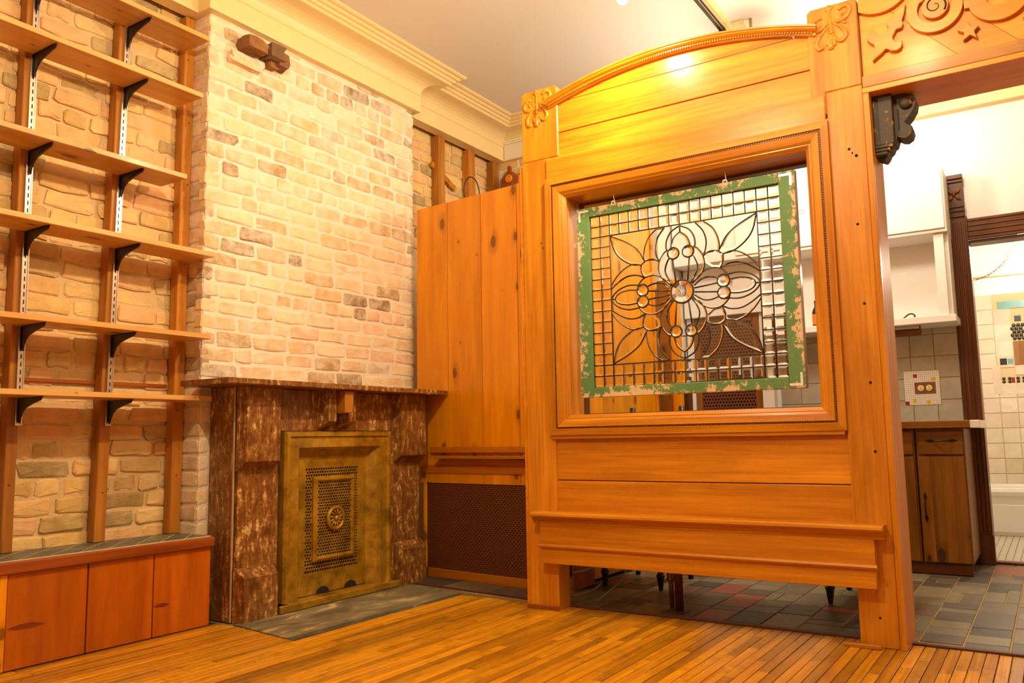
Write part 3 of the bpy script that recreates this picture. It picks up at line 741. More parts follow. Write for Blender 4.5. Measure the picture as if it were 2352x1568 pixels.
# arched boards above
def arch_z(y, base=2.690, rise=.106, yc=1.47, half=.69):
    return base+rise*(1-((y-yc)/half)**2)
ys = [2.14-i*(2.14-.80)/28 for i in range(29)]
PI(box('upper_board', (XF+.012, .80, 2.37), (XF+.034, 2.14, 2.5265), m_oak_y, PT, .0025))
PI(box('upper_board', (XF+.012, .80, 2.5305), (XF+.034, 2.14, 2.700), m_oak_y, PT, .0025))
yt = [y for y in ys if arch_z(y) > 2.704]
PI(prism('arch_board', [(y, arch_z(y)) for y in yt]+[(yt[-1], 2.702), (yt[0], 2.702)], 'x', XF+.012, XF+.034, m_oak_y, PT))
# arch moulding: swept step profile
def sweep_arch(name, prof, mat):
    bm = bmesh.new(); rings = []
    yy = [2.188-i*(2.188-.765)/36 for i in range(37)]
    for y in yy:
        d = 2e-3; t = Vector((0, -2*d, arch_z(y-d)-arch_z(y+d))).normalized(); n = Vector((0, -t.z, t.y)); n = n if n.z > 0 else -n
        c = Vector((0, y, arch_z(y)))
        rings.append([bm.verts.new((x, c.y+n.y*h, c.z+n.z*h)) for x, h in prof])
    for a, b in zip(rings, rings[1:]):
        for k in range(len(prof)): bm.faces.new((a[k], a[(k+1) % len(prof)], b[(k+1) % len(prof)], b[k]))
    bm.faces.new(rings[0]); bm.faces.new(rings[-1][::-1])
    return PI(frombm(name, bm, mat, PT))
sweep_arch('arch_moulding', [(XF+.05, -.014), (XF-.008, -.014), (XF-.014, -.010), (XF-.016, -.002), (XF-.032, .004), (XF-.040, .010), (XF-.040, .016), (XF-.046, .018), (XF-.048, .026), (XF+.05, .026)], m_oak_y)
bm = bmesh.new()
for i in range(110):
    y = 2.17-i*(2.17-.785)/109; addbox(bm, (XF-.024, y-.004, arch_z(y)-.008), (XF-.012, y+.004, arch_z(y)+.001))
PI(frombm('arch_beading', bm, m_oak_y, PT))['kind'] = 'stuff'
# mitred picture frame round the opening
OY0, OY1, OZ0, OZ1 = 2.095, .845, .995, 2.155
FY0, FY1, FZ0, FZ1 = 2.212, .7405, .890, 2.268
fprof = [(0, .014), (0, -.018), (.30, -.022), (.34, -.010), (.385, -.010), (.42, -.020), (.70, -.014), (.80, -.006), (.84, -.006), (1.0, .010), (1.0, .16)]
def frame_side(name, i, mat):
    co = [(FY0, FZ0), (FY1, FZ0), (FY1, FZ1), (FY0, FZ1)]; ci = [(OY0, OZ0), (OY1, OZ0), (OY1, OZ1), (OY0, OZ1)]
    bm = bmesh.new(); R = []
    for k in (i, (i+1) % 4):
        R.append([bm.verts.new((XF+x, co[k][0]+(ci[k][0]-co[k][0])*t, co[k][1]+(ci[k][1]-co[k][1])*t)) for t, x in fprof+[(.6, .16), (.6, .014)]])
    n = len(R[0])
    for k in range(n): bm.faces.new((R[0][k], R[0][(k+1) % n], R[1][(k+1) % n], R[1][k]))
    bm.faces.new(R[0]); bm.faces.new(R[1][::-1])
    return PI(frombm(name, bm, mat, PT))
for i, mt in enumerate((m_oak_y, m_oak_z, m_oak_y, m_oak_z)): fr = frame_side('opening_frame', i, mt)
bm = bmesh.new()      # rope bead in the groove
BY0, BY1, BZ0, BZ1 = [o+(q-o)*.36 for o, q in ((FY0, OY0), (FY1, OY1), (FZ0, OZ0), (FZ1, OZ1))]
def beads(p, q, pitch=.011):
    n = int((Vector(q)-Vector(p)).length/pitch)
    for i in range(n):
        c = Vector(p).lerp(Vector(q), (i+.5)/n); addbox(bm, (c.x-.005, c.y-.0035, c.z-.0035), (c.x+.004, c.y+.0035, c.z+.0035), 0, Matrix.Rotation(radians(35), 4, 'X'))
x = XF-.010
beads((x, BY0, BZ0), (x, BY1, BZ0)); beads((x, BY0, BZ1), (x, BY1, BZ1)); beads((x, BY0, BZ0), (x, BY0, BZ1)); beads((x, BY1, BZ0), (x, BY1, BZ1))
PI(frombm('rope_bead', bm, wood('bead_dark', srgb(58, 30, 6), srgb(150, 92, 34), 'y', .4, .1), PT))['kind'] = 'stuff'
PI(box('head_rail', (XF-.010, .748, 2.265), (XF+.03, 2.205, 2.388), m_oak_y, PT, .003))
PI(box('sill_lip', (XF-.012, .75, .872), (XF+.02, 2.205, .891), m_oak_y, PT, .002))
# inner dark reveal at the back of the opening
for a, b in (((3.905, .80, 2.14), (3.96, 2.14, 2.19)), ((3.905, .80, .955), (3.96, 2.14, 1.003)), ((3.905, 2.09, .96), (3.96, 2.14, 2.19)), ((3.905, .80, .96), (3.96, .843, 2.19))):
    PI(box('back_frame', a, b, m_dark_y if b[1]-a[1] > .5 else m_dark, PT, .003))
# base ledge and apron
PI(box('apron', (XF-.055, .655, .241), (XF-.002, 2.262, .47), m_oak_y, PT, .003))
ledge = [(XF+.015, .478), (XF+.015, .500), (XF-.07, .500), (XF-.088, .494), (XF-.090, .484), (XF-.080, .474), (XF-.070, .470), (XF-.068, .460), (XF-.060, .456), (XF-.058, .444), (XF-.050, .440), (XF+.002, .440)]
PI(prism('ledge', ledge, 'y', .615, 2.30, m_oak_y, PT)); PI(prism('apron_bead', [(XF-.054, .318), (XF-.066, .322), (XF-.070, .330), (XF-.064, .338), (XF-.054, .340)], 'y', .648, 2.266, m_oak_y, PT))
# carved scroll appliques on both post heads
SC0 = [(.016, [(560, 380), (562, 480), (566, 600), (572, 720), (575, 830)], (.4, .6, .8, 1.1, 1.2)),
       (.012, [(560, 540), (510, 600), (400, 690), (300, 720), (236, 660), (232, 570), (290, 505), (350, 468), (420, 470)], (.6, 1, 1.2, 1.1, 1, 1, 1.1, 1, .5)),
       (.012, [(580, 540), (640, 600), (720, 612), (820, 590), (900, 520), (935, 430), (880, 352), (790, 350), (720, 400)], (.6, 1, 1.2, 1.2, 1, 1, 1.1, 1, .5)),
       (.012, [(545, 650), (490, 700), (400, 790), (318, 900), (305, 1000), (345, 1085), (430, 1045)], (.5, .8, 1, 1.1, 1.1, 1.2, .6)),
       (.012, [(590, 620), (640, 640), (730, 720), (820, 830), (838, 930), (770, 1008), (690, 985), (610, 890)], (.5, .8, 1, 1.1, 1.1, 1.2, 1, .6)),
       (.016, [(575, 870), (560, 1000), (556, 1150)], (.8, 1.2, .3)), (.012, [(560, 870), (520, 960), (490, 1050)], (.8, 1.1, .3)), (.012, [(590, 870), (615, 980), (625, 1090)], (.8, 1.1, .3)),
       (.010, [(560, 400), (540, 350), (495, 305)], (.7, 1, .4)), (.010, [(565, 400), (585, 340), (620, 275)], (.7, 1, .4)), (.010, [(562, 395), (556, 320), (550, 245)], (.7, 1, .4)),
       (.007, [(505, 835), (640, 828)], (1, 1)), (.007, [(505, 862), (640, 855)], (1, 1)), (.009, [(340, 520), (380, 600), (420, 640)], (.5, 1, .5)), (.009, [(800, 560), (760, 510), (830, 470)], (.5, 1, .4)),
       (.009, [(690, 640), (780, 650), (860, 690)], (.6, 1, .3))]
for cy, cz in ((2.262, 2.695), (.705, 2.700)):
    bm = bmesh.new(); S = .000238
    for rad, pts, rs in SC0:
        pp = smoothpts([(XF-.001, cy-(p[0]-565)*S, cz-(p[1]-690)*S) for p in pts], 4)
        rr = [rad*.5*rs[min(int(i/(len(pp)-1)*(len(rs)-1)), len(rs)-1)] for i in range(len(pp))]
        addtube(bm, pp, [q_*1.55 for q_ in rr], 6, (0, .62))
    PI(frombm('carved_scroll', bm, m_oak_z, PT, True))
for yq, zq, rr in ((.66, 2.12, .006), (.632, 2.085, .007), (.648, 2.10, .004), (.645, 1.78, .006), (.64, 1.43, .006), (.637, 1.09, .006), (.636, .80, .006), (.66, .12, .005), (2.25, 1.93, .004), (2.24, 1.90, .004)):
    PI(lathe('screw_hole', [(rr, -.001), (rr, .002)], (XF-.0005, yq, zq), m_slot, PT, 'x', 8))
# jamb lining at the doorway end
JB = tag(empty('doorway_jamb', (3.86, .55, 0)), 'smooth pine jamb lining on the doorway end of the oak partition', 'jamb')
loc(box('front_edge', (XF-.012, .563, 0), (XF+.02, .588, 2.352), m_oak_z, JB, .002), JB)
m_jamb = wood('jamb_board', srgb(186, 110, 16), srgb(224, 154, 50), 'z', .5, .08, fine=30, coat=.0)
loc(box('lining_board', (XF+.021, .563, 0), (4.00, .588, 2.352), m_jamb, JB, .002), JB)
loc(box('core', (XF+.121, .59, 0), (4.00, .742, 2.352), m_oak_z, JB), JB)

# ================================================================== HEADER WITH FRETWORK over the doorway
HD = tag(empty('carved_header', (3.9, 0, 2.353)), 'carved orange fretwork header beam over the kitchen doorway', 'header beam')
HI = lambda o: loc(o, HD)
HI(box('soffit_board', (XF-.012, -1.6, 2.353), (4.05, .589, 2.377), m_fret, HD, .002))
HI(box('fascia', (XF-.010, -1.6, 2.378), (XF+.02, .586, 2.432), wood('header_fascia', srgb(150, 92, 28), srgb(206, 142, 58), 'y', .5, .1, worn=srgb(110, 80, 44)), HD, .003))
HI(box('core', (XF+.05, -1.6, 2.378), (4.045, .589, 3.1), m_plaster, HD))
seams = [(.62, .62), (.295-.035, .207-.035), (.074-.02, -.008-.03), (-.25, -.34), (-.6, -.68), (-1.6, -1.6)]
seams = [(.586, .586), (.302, .206), (.085, -.012), (-.20, -.30), (-.55, -.65), (-1.6, -1.6)]
for (a0, a1), (b0, b1) in zip(seams, seams[1:]):
    pl = [(a1-.001, 2.434), (a1+(a0-a1)*5.9-.001, 3.05), (b1+(b0-b1)*5.9+.001, 3.05), (b1+.001, 2.434)] if a0 != a1 else [(.586, 2.434), (1.2, 2.434), (1.2, 3.05), (b1+(b0-b1)*5.9+.001, 3.05), (b1+.001, 2.434)]
    HI(prism('ground_board', clip(clip(pl, 0, .586, True), 1, 3.05, True), 'x', XF+.028, XF+.049, m_panel, HD))
leaf = [(.541, 2.496), (.533, 2.526), (.528, 2.55), (.53, 2.569), (.545, 2.581), (.558, 2.6), (.557, 2.618), (.546, 2.635), (.53, 2.638), (.526, 2.627), (.518, 2.613), (.499, 2.603), (.483, 2.608), (.473, 2.621), (.468, 2.632), (.476, 2.645), (.473, 2.661), (.456, 2.669), (.445, 2.681), (.433, 2.692), (.417, 2.702), (.396, 2.716), (.4, 2.69), (.406, 2.666), (.414, 2.648), (.41, 2.632), (.416, 2.616), (.429, 2.613), (.438, 2.613), (.445, 2.602), (.455, 2.585), (.454, 2.567), (.442, 2.556), (.429, 2.555), (.42, 2.559), (.419, 2.542), (.426, 2.526), (.442, 2.518), (.464, 2.522), (.476, 2.533), (.487, 2.536), (.499, 2.524), (.518, 2.512)]
X0, X1 = XF+.004, XF+.029
HI(prism('fretted_leaf', leaf, 'x', X0, X1, m_fret, HD, .0015))
HI(prism('fretted_leaf', [(-(p[0])+.10-.35, p[1]) for p in leaf], 'x', X0, X1, m_fret, HD, .0015))
star = [(.172, 2.572), (.161, 2.543), (.131, 2.537), (.149, 2.520), (.141, 2.487), (.164, 2.506), (.191, 2.490), (.185, 2.522), (.209, 2.538), (.181, 2.541)]
HI(prism('fretted_star', star, 'x', X0, X1, m_fret, HD, .0015)); HI(prism('fretted_star', [(p[0]-.232, p[1]-.012) for p in star], 'x', X0, X1, m_fret, HD, .0015))
def ringobj(name, cy, cz, ro, ri, tilt=0):
    bm = bmesh.new(); n = 40; V = []
    for x in (X0, X1):
        for r in (ro, ri): V.append([bm.verts.new((x, cy+r*cos(2*pi*k/n), cz+r*sin(2*pi*k/n))) for k in range(n)])
    for k in range(n):
        j = (k+1) % n
        for a, b in ((0, 1), (1, 3), (3, 2), (2, 0)): bm.faces.new((V[a][k], V[a][j], V[b][j], V[b][k]))
    return HI(frombm(name, bm, m_fret, HD))
ringobj('fretted_ring', .287, 2.665, .107, .066)
sp = [(.287+(.052-.0065*a)*cos(a*1.0+1.2), 2.667+(.052-.0065*a)*sin(a*1.0+1.2)) for a in [i*.25 for i in range(28)]]
HI(prism('fretted_scroll', [(.285+.051*cos(2*pi*k/32), 2.669+.051*sin(2*pi*k/32)) for k in range(32)], 'x', X0, X1, m_fret, HD, .001))
HI(tube('scroll_groove', [(X0-.0008, .285+(.006+.0045*a)*cos(a+1.4), 2.672+(.006+.0045*a)*sin(a+1.4)) for a in [i*.3 for i in range(30)]], [.0012+.0001*i for i in range(30)], m_slot, HD, 5))
HI(prism('scroll_bridge', [(.345, 2.70), (.36, 2.715), (.33, 2.735), (.315, 2.715)], 'x', X0+.002, X1-.002, m_fret, HD))
ringobj('fretted_ring', .052, 2.652, .112, .048); HI(prism('fretted_ring', clip([(.500+.146*cos(2*pi*k/48), 2.857+.150*sin(2*pi*k/48)) for k in range(48)], 0, .585, True), 'x', X0, X1, m_fret, HD)); ringobj('fretted_ring', -.20, 2.665, .108, .05);
HI(prism('fretted_link', [(.178, 2.66), (.178, 2.625), (.15, 2.625), (.15, 2.66)], 'x', X0+.002, X1-.002, m_fret, HD))
# corbel under the header
CB = tag(empty('scroll_corbel', (3.86, .56, 2.07)), 'dark flaking scroll corbel under the carved header beside the jamb', 'corbel')
CI = lambda o: loc(o, CB)
cp = [(.562, 2.352), (.486, 2.352), (.486, 2.345), (.470, 2.350), (.440, 2.351), (.403, 2.340), (.390, 2.310), (.396, 2.280), (.415, 2.250), (.440, 2.222), (.432, 2.212), (.415, 2.200), (.412, 2.180), (.420, 2.158), (.440, 2.146), (.458, 2.150), (.473, 2.161), (.482, 2.133), (.492, 2.128), (.499, 2.112), (.512, 2.100), (.520, 2.082), (.532, 2.070), (.562, 2.085)]
CI(prism('scroll', cp, 'x', 3.835, 3.925, m_corbel, CB, .004))
CI(box('back_slab', (3.80, .482, 2.125), (3.834, .562, 2.352), m_corbel, CB, .004))
CI(lathe('scroll_eye', [(.026, 0), (.026, -.012), (.018, -.018), (.004, -.020)], (3.835, .432, 2.305), m_corbel, CB, 'x', 20))
CI(box('groove', (3.8335, .462, 2.19), (3.8355, .468, 2.285), m_slot, CB))
for i in range(3): CI(box('base_step', (3.795+.004*i, .49+.012*i, 2.112-.014*i), (3.84, .562, 2.126-.014*i), m_corbel, CB, .002))

# ================================================================== LEADED GLASS SASH hanging in the opening
GX, GY, GZ = 3.822, 1.486, 1.5875
G = tag(empty('leaded_glass_sash', (GX, GY, GZ)), 'chipped green window sash with a clear leaded glass flower, hung in the oak opening', 'window sash')
HWO, HHO, HWI, HHI = .572, .505, .498, .4535      # outer / inner half sizes (local: y to the left, z up)
T = .019
box('stile', (-T, HWI, -HHO), (T, HWO, HHO), m_green, G, .003); box('stile', (-T, -HWO, -HHO), (T, -HWI, HHO), m_green, G, .003)
box('rail', (-T, -HWI, HHI), (T, HWI, HHO), m_green, G, .003); box('rail', (-T, -HWI, -HHO), (T, HWI, -HHI), m_green, G, .003)
m_rawedge = wood('raw_sash_edge', srgb(120, 78, 40), srgb(170, 116, 66), 'z', .6, .1)
box('raw_edge', (-T+.002, -HWO-.0015, -HHO), (T, -HWO, HHO), m_rawedge, G)
for yy, zz in ((HWO-.012, HHO-.012), (-HWO+.012, HHO-.012), (-HWO+.012, -HHO+.012)):   # corner irons
    sy, sz = (1 if yy > 0 else -1), (1 if zz > 0 else -1); bm = bmesh.new()
    addbox(bm, (-T-.0015, yy-sy*.06, zz-sz*.011), (-T, yy, zz)); addbox(bm, (-T-.0015, yy-sy*.011, zz-sz*.06), (-T, yy, zz-sz*.011))
    frombm('corner_iron', bm, m_whitemetal, G)
NX, NZ = 18, 16; px_, pz_ = 2*HWI/NX, 2*HHI/NZ
def bevelpane(w, h, t=.003, b=.010, up=.004):
    v = []; 
    for x, s in ((t, 0), (-t, 0), (-t-up, b)):
        v += [(x, -w/2+s, -h/2+s), (x, w/2-s, -h/2+s), (x, w/2-s, h/2-s), (x, -w/2+s, h/2-s)]
    f = [(0, 1, 2, 3), (11, 10, 9, 8)]
    for r in (0, 4):
        for k in range(4): f.append((r+k, r+4+k, r+4+(k+1) % 4, r+(k+1) % 4))
    return v, f
v, f = bevelpane(px_-.004, pz_-.004); p0 = None
for i in range(NX):
    for j in range(NZ):
        if 2 <= i < NX-2 and 2 <= j < NZ-2: continue
        if p0 is None:
            p0 = meshobj('bevelled_pane', v, f, m_glass, G); o = p0; bm = bmesh.new(); bm.from_mesh(p0.data); clean(bm); bm.to_mesh(p0.data); bm.free()
        else: o = copyobj(p0, G)
        o.location = (0, HWI-(i+.5)*px_, HHI-(j+.5)*pz_)
LW, LH = HWI-2*px_, HHI-2*pz_
Q = {'a': [(.051, .038), (.096, .069), (.119, .118), (.114, .166), (.086, .207), (.067, .217)], 'b': [(.046, .038), (.075, .082), (.085, .117), (.073, .156), (.058, .179)], 'c': [(.030, .045), (.044, .17)],
     'd': [(.0, .302), (.034, .273), (.049, .233), (.046, .22)], 'e': [(.0, .333), (.047, .308), (.072, .267), (.076, .229), (.07, .217)], 'f': [(.081, .335), (.117, .292), (.133, .242), (.128, .195), (.117, .171)],
     'g': [(.124, .335), (.165, .30), (.189, .254), (.198, .206), (.194, .178)], 'L1': [(.384, .335), (.30, .294), (.236, .247), (.199, .185)], 'L2': [(.384, .335), (.364, .259), (.326, .208), (.268, .17), (.214, .16)],
     'R': [(.116, .163), (.144, .18), (.181, .18), (.209, .163), (.215, .137), (.209, .112), (.198, .095)], 'a2': [(.057, .032), (.096, .074), (.134, .095), (.171, .098), (.207, .086), (.232, .06), (.239, .036)],
     'b2': [(.062, .023), (.106, .052), (.148, .056), (.185, .045)], 'c2': [(.064, .010), (.184, .022)], 'd2': [(.241, .033), (.287, .037), (.332, .030), (.356, .016), (.365, .0)], 'e2': [(.237, .059), (.289, .063), (.338, .049), (.372, .025), (.388, .0)],
     'f2': [(.203, .094), (.24, .11), (.291, .11), (.34, .089), (.388, .055)], 'g2': [(.216, .16), (.263, .169), (.313, .149), (.357, .112), (.389, .068)], 's': [(0, .302), (0, .338)], 's2': [(.365, 0), (.389, 0)]}
bm = bmesh.new()
def came(pts, r=.0034): addtube(bm, pts, r, 6)
for i in range(NX+1):
    y = HWI-i*px_
    if i in (0, 1, 2, NX-2, NX-1, NX): came([(0, y, -HHI), (0, y, HHI)], .0036)
    else: came([(0, y, LH), (0, y, HHI)]); came([(0, y, -HHI), (0, y, -LH)])
for j in range(NZ+1):
    z = HHI-j*pz_
    if j in (0, 1, 2, NZ-2, NZ-1, NZ): came([(0, -HWI, z), (0, HWI, z)], .0036)
    else: came([(0, -HWI, z), (0, -LW, z)]); came([(0, LW, z), (0, HWI, z)])
for n, pts in Q.items():
    pp = smoothpts(pts, 5) if len(pts) > 2 else [Vector(p) for p in pts]
    for sx in (1, -1):
        for sz in (1, -1):
            if n == 's' and sx < 0 or n == 's2' and sz < 0: continue
            came([(0, -sx*p[0], sz*p[1]) for p in pp], .0042)
JW = [(.039, .197, .029), (.211, .029, .030)]
def circ(cy, cz, r, n=24): return [(0, cy+r*cos(2*pi*k/n), cz+r*sin(2*pi*k/n)) for k in range(n)]
addtube(bm, circ(0, 0, .058, 32), .0052, 6, None, True)
for cy, cz, r in JW:
    for sx in (1, -1):
        for sz in (1, -1): addtube(bm, circ(sx*cy, sz*cz, r), .0048, 6, None, True)
frombm('lead_came', bm, m_lead, G, True)
# glass of the flower: bevelled pieces in front of a plain sheet
v, f = bevelpane(2*LW-.004, 2*LH-.004, .0022, .0, 0); f = f[:1]+[(7, 6, 5, 4)]+f[2:6]; v = v[:8]
o = meshobj('plain_sheet', v, f, m_glass, G); bm = bmesh.new(); bm.from_mesh(o.data); clean(bm); bm.to_mesh(o.data); bm.free()
def bevelpoly(name, poly, inset=.80, t0=-.0035, t1=-.0035-.004, cen=None):
    c = Vector(cen) if cen else sum((Vector(p) for p in poly), Vector((0, 0)))/len(poly)
    ins = [c+(Vector(p)-c)*inset for p in poly]; n = len(poly)
    V = [(t0, p[0], p[1]) for p in poly]+[(t0-.0015, p[0], p[1]) for p in poly]+[(t1-.0015, p[0], p[1]) for p in ins]
    Fc = [tuple(range(n)), tuple(range(3*n-1, 2*n-1, -1))]
    for r in (0, n):
        for k in range(n): Fc.append((r+k, r+n+k, r+n+(k+1) % n, r+(k+1) % n))
    o = meshobj(name, V, Fc, m_glass, G); b = bmesh.new(); b.from_mesh(o.data); clean(b); b.to_mesh(o.data); b.free(); return o
sm = {k: smoothpts(q, 4) if len(q) > 2 else [Vector(p) for p in q] for k, q in Q.items()}
pieces = {'leaf_pane': sm['L1']+sm['L2'][::-1][:-1], 'petal_pane': sm['f']+sm['g'][::-1], 'petal_pane.': sm['f2']+sm['g2'][::-1], 'corner_lobe_pane': sm['R']+[Vector((.16, .10)), Vector((.122, .13))],
          'inner_petal_pane': sm['a']+sm['b'][::-1], 'inner_petal_pane.': sm['a2']+[Vector((.19, .046))]+sm['b2'][::-1]}
for n, poly in pieces.items():
    for sx in (1, -1):
        for sz in (1, -1):
            P = [(-sx*p[0], sz*p[1]) for p in poly]
            bevelpoly(n.strip('.'), P if sx*sz < 0 else P[::-1], .78 if 'leaf' in n or 'lobe' in n else .9)
for s in (1, -1):
    bevelpoly('bud_pane', [(-p[0], s*p[1]) for p in sm['d']]+[(p[0], s*p[1]) for p in sm['d'][::-1][:-1]], .8)
    bevelpoly('bud_pane', [(-s*p[0], p[1]) for p in sm['d2']]+[(-s*p[0], -p[1]) for p in sm['d2'][::-1][1:]], .8)
def jewel(cy, cz, r, n=16):
    o = lathe('glass_jewel', [(r*.93, -.003), (r*.93, -.006), (r*.55, -.013), (.003, -.0135)], (0, cy, cz), m_glass, G, 'x', n)
    for p in o.data.polygons: p.use_smooth = False
for cy, cz, r in JW:
    for sx in (1, -1):
        for sz in (1, -1): jewel(sx*cy, sz*cz, r, 8)
jewel(0, 0, .057, 24)
bm = bmesh.new()
for k in range(4):
    a = k*pi/4+.1; addtube(bm, [(-.0142, -.022*cos(a), -.022*sin(a)), (-.0142, .022*cos(a), .022*sin(a))], .0009, 5)
frombm('engraved_star', bm, m_white, G)
# hooks holding the sash
for yy, nm in ((1.847, 'left'), (1.246, 'right')):
    h = tag(empty('hanging_hook', (GX, yy, 2.095)), 'small white hook and eye at the top %s of the green sash' % nm, 'hook', 'hooks holding the sash')
    loc(tube('eye', [(GX, yy+.010*cos(a), 2.101+.010*sin(a)) for a in [2*pi*k/14 for k in range(14)]], .003, m_whitemetal, h, 6, None, True), h)
    loc(tube('hook', smoothpts([(GX, yy+.008, 2.112), (GX, yy+.003, 2.105), (GX, yy-.006, 2.110), (GX, yy-.004, 2.13), (GX, yy-.001, 2.156)], 4), .0022, m_whitemetal, h, 6), h)
for yy, zz, l in ((2.075, 1.905, 'small white screw eye on the left edge of the green sash'), (.892, 1.893, 'small wire ring on the right edge of the green sash')):
    s = 1 if yy > 1.5 else -1
    bm = bmesh.new(); addtube(bm, [(GX, yy+.010*cos(a), zz+.010*sin(a)) for a in [2*pi*k/14 for k in range(14)]], .002, 6, None, True); addtube(bm, [(GX, yy-s*.01, zz), (GX, GY+s*HWO*.99, zz)], .002, 6)
    tag(frombm('screw_eye', bm, m_whitemetal, None, True), l, 'screw eye')

# ================================================================== KITCHEN
# base cabinet run and worktop
WT = tag(empty('kitchen_worktop', (6.0, 1.1, .90)), 'kitchen worktop with a worn wooden front edge and pale end cap', 'worktop')
loc(box('top', (5.70, .42, .905), (6.318, 1.31, .940), m_splash, WT, .002), WT)
loc(box('front_edge', (5.682, .425, .898), (5.70, 1.31, .944), m_cab_y, WT, .003), WT)
loc(box('end_cap', (5.680, .372, .896), (6.318, .424, .944), m_tub, WT, .004), WT)
def handle(parent, p, axis, L):
    """wrought handle: two spade ends and a bow"""
    d = Vector((0, 0, 1)) if axis == 'z' else Vector((0, 1, 0)); c = Vector(p); bm = bmesh.new()
    addtube(bm, smoothpts([c-d*L*.32+Vector((-.004, 0, 0)), c-d*L*.2+Vector((-.02, 0, 0)), c+Vector((-.026, 0, 0)), c+d*L*.2+Vector((-.02, 0, 0)), c+d*L*.32+Vector((-.004, 0, 0))], 4), .005, 6)
    for s in (-1, 1):
        e0 = c+d*s*L*.40; o = d.cross(Vector((1, 0, 0)))
        q = [e0-d*s*.028, e0+o*.010-d*s*.006, e0+o*.006+d*s*.010, e0+d*s*.026, e0-o*.006+d*s*.010, e0-o*.010-d*s*.006]
        A = [bm.verts.new(v+Vector((-.003, 0, 0))) for v in q]; B_ = [bm.verts.new(v) for v in q]
        bm.faces.new(A); bm.faces.new(B_[::-1])
        for k in range(6): bm.faces.new((A[k], A[(k+1) % 6], B_[(k+1) % 6], B_[k]))
    return frombm('handle', bm, m_iron, parent)
def cabinet(y0, y1, lab, first):
    c = tag(empty('base_cabinet', (6.0, (y0+y1)/2, 0)), lab, 'cabinet', 'pine kitchen base cabinets')
    loc(box('carcass', (5.735, y0+.002, .08), (6.318, y1-.002, .896), m_cab, c, .002), c)
    loc(box('toe_kick', (5.775, y0+.03, .012), (6.3, y1-.002, .08), m_darkgap, c), c)
    d = loc(box('drawer', (5.715, y0+.012, .738), (5.737, y1-.012, .880), m_cab_y, c, .003), c)
    hd = handle(d, (5.715, (y0+y1)/2-.01, .822), 'y', .16)
    n = 4; w = (y1-y0-.024)/n
    for k in range(n): dr = loc(box('door_board', (5.715, y0+.012+k*w, .088), (5.737, y0+.012+(k+1)*w-.0005, .724), m_cab, c, .001), c)
    loc(handle(c, (5.715, y1-.035, .415), 'z', .17), c)
    return c
cabinet(.462, .735, 'pine kitchen base cabinet with iron handles at the end of the worktop', True)
cabinet(.738, 1.304, 'pine base cabinet mostly hidden behind the partition post, next to the end cabinet', False)
o = tag(empty('toe_step', (5.78, .6, 0)), 'dark wooden toe step below the kitchen end cabinet', 'plinth'); loc(box('board', (5.745, .47, .012), (5.772, .90, .078), m_dark_y, o, .003), o)
# backsplash
BS = struct(box('wall_backsplash', (6.305, .50, .944), (6.319, 1.70, 1.60), m_grout), 'grey tiled backsplash above the kitchen worktop', 'backsplash')
tp = None
for i in range(8):
    for j in range(5):
        y0, z0 = .503+i*.150, .946+j*.150
        if y0+.14 > 1.72: continue
        z1 = min(z0+.146, 1.588)
        if .62 < y0+.075 < .86 and 1.05 < z0+.075 < 1.31: continue
        box('wall_tile', (-.006, -.073, -(z1-z0)/2), (0, .073, (z1-z0)/2), m_splash, BS, .0015).location = (6.305, y0+.073, (z0+z1)/2)
bm = bmesh.new()
mos = []
for i in range(17):
    for j in range(18):
        y0, z0 = .630+i*.0130, 1.062+j*.0130; addbox(bm, (6.2955, y0+.0008, z0+.0008), (6.2985, y0+.0122, z0+.0122))
o = frombm('mosaic', bm, m_white, BS); o['kind'] = 'stuff'; box('mosaic_bed', (6.297, .627, 1.059), (6.30, .853, 1.299), m_grout, BS)
m_mred, m_myel = plain('mosaic_red', srgb(150, 30, 24), .3), plain('mosaic_yellow', srgb(210, 180, 40), .3)
for y0, z0, mt in ((.780, 1.262, m_mred), (.6685, 1.236, m_myel), (.792, 1.092, m_myel), (.838, 1.075, m_mred), (.705, 1.08, m_myel)):
    box('mosaic_accent', (6.2945, y0-.012, z0-.012), (6.2975, y0+.012, z0+.012), mt, BS)
OT = tag(empty('outlet_plate', (6.2955, .722, 1.177)), 'brown double socket plate set in white mosaic tiles', 'outlet')
box('plate', (-.005, -.065, -.039), (.0, .065, .039), m_brown, OT, .002)
for s in (-1, 1):
    r = lathe('socket', [(.021, -.005), (.021, -.008), (.019, -.009)], (0, s*.026, 0), m_ivory, OT, 'x', 16)
    for dz in (-.007, .007): box('slot', (-.0098, s*.026-.004, dz-.0015), (-.0088, s*.026+.004, dz+.0015), m_slot, r)
lathe('screw', [(.003, -.005), (.003, -.007)], (0, 0, 0), m_iron, OT, 'x', 8)
# white shelf unit over the worktop
WU = tag(empty('white_wall_unit', (6.16, 1.4, 1.58)), 'white open wall unit with a shelf above the grey backsplash', 'wall unit')
U = lambda o: loc(o, WU)
U(box('top_cabinet', (6.0, .488, 2.187), (6.319, 2.40, 2.62), m_white, WU, .003)); U(box('shelf', (6.0, .474, 1.588), (6.319, 1.73, 1.635), m_white, WU, .003))
U(box('side_panel', (6.05, .490, 1.636), (6.319, .515, 2.186), m_white, WU, .002)); U(box('front_stile', (6.025, .515, 1.636), (6.05, .575, 2.186), m_white, WU, .002))
U(box('divider', (6.02, 1.705, 1.636), (6.319, 1.73, 2.186), m_white, WU, .002))
for yy in (.96, 1.43, 1.90): U(box('cabinet_door', (5.985, yy+.004-.465, 2.21), (6.0, yy-.004, 2.60), m_white, WU, .003))
bt = tag(empty('bottle', (6.12, 1.372, 1.635)), 'dark bottle with an orange label on the white shelf', 'bottle')
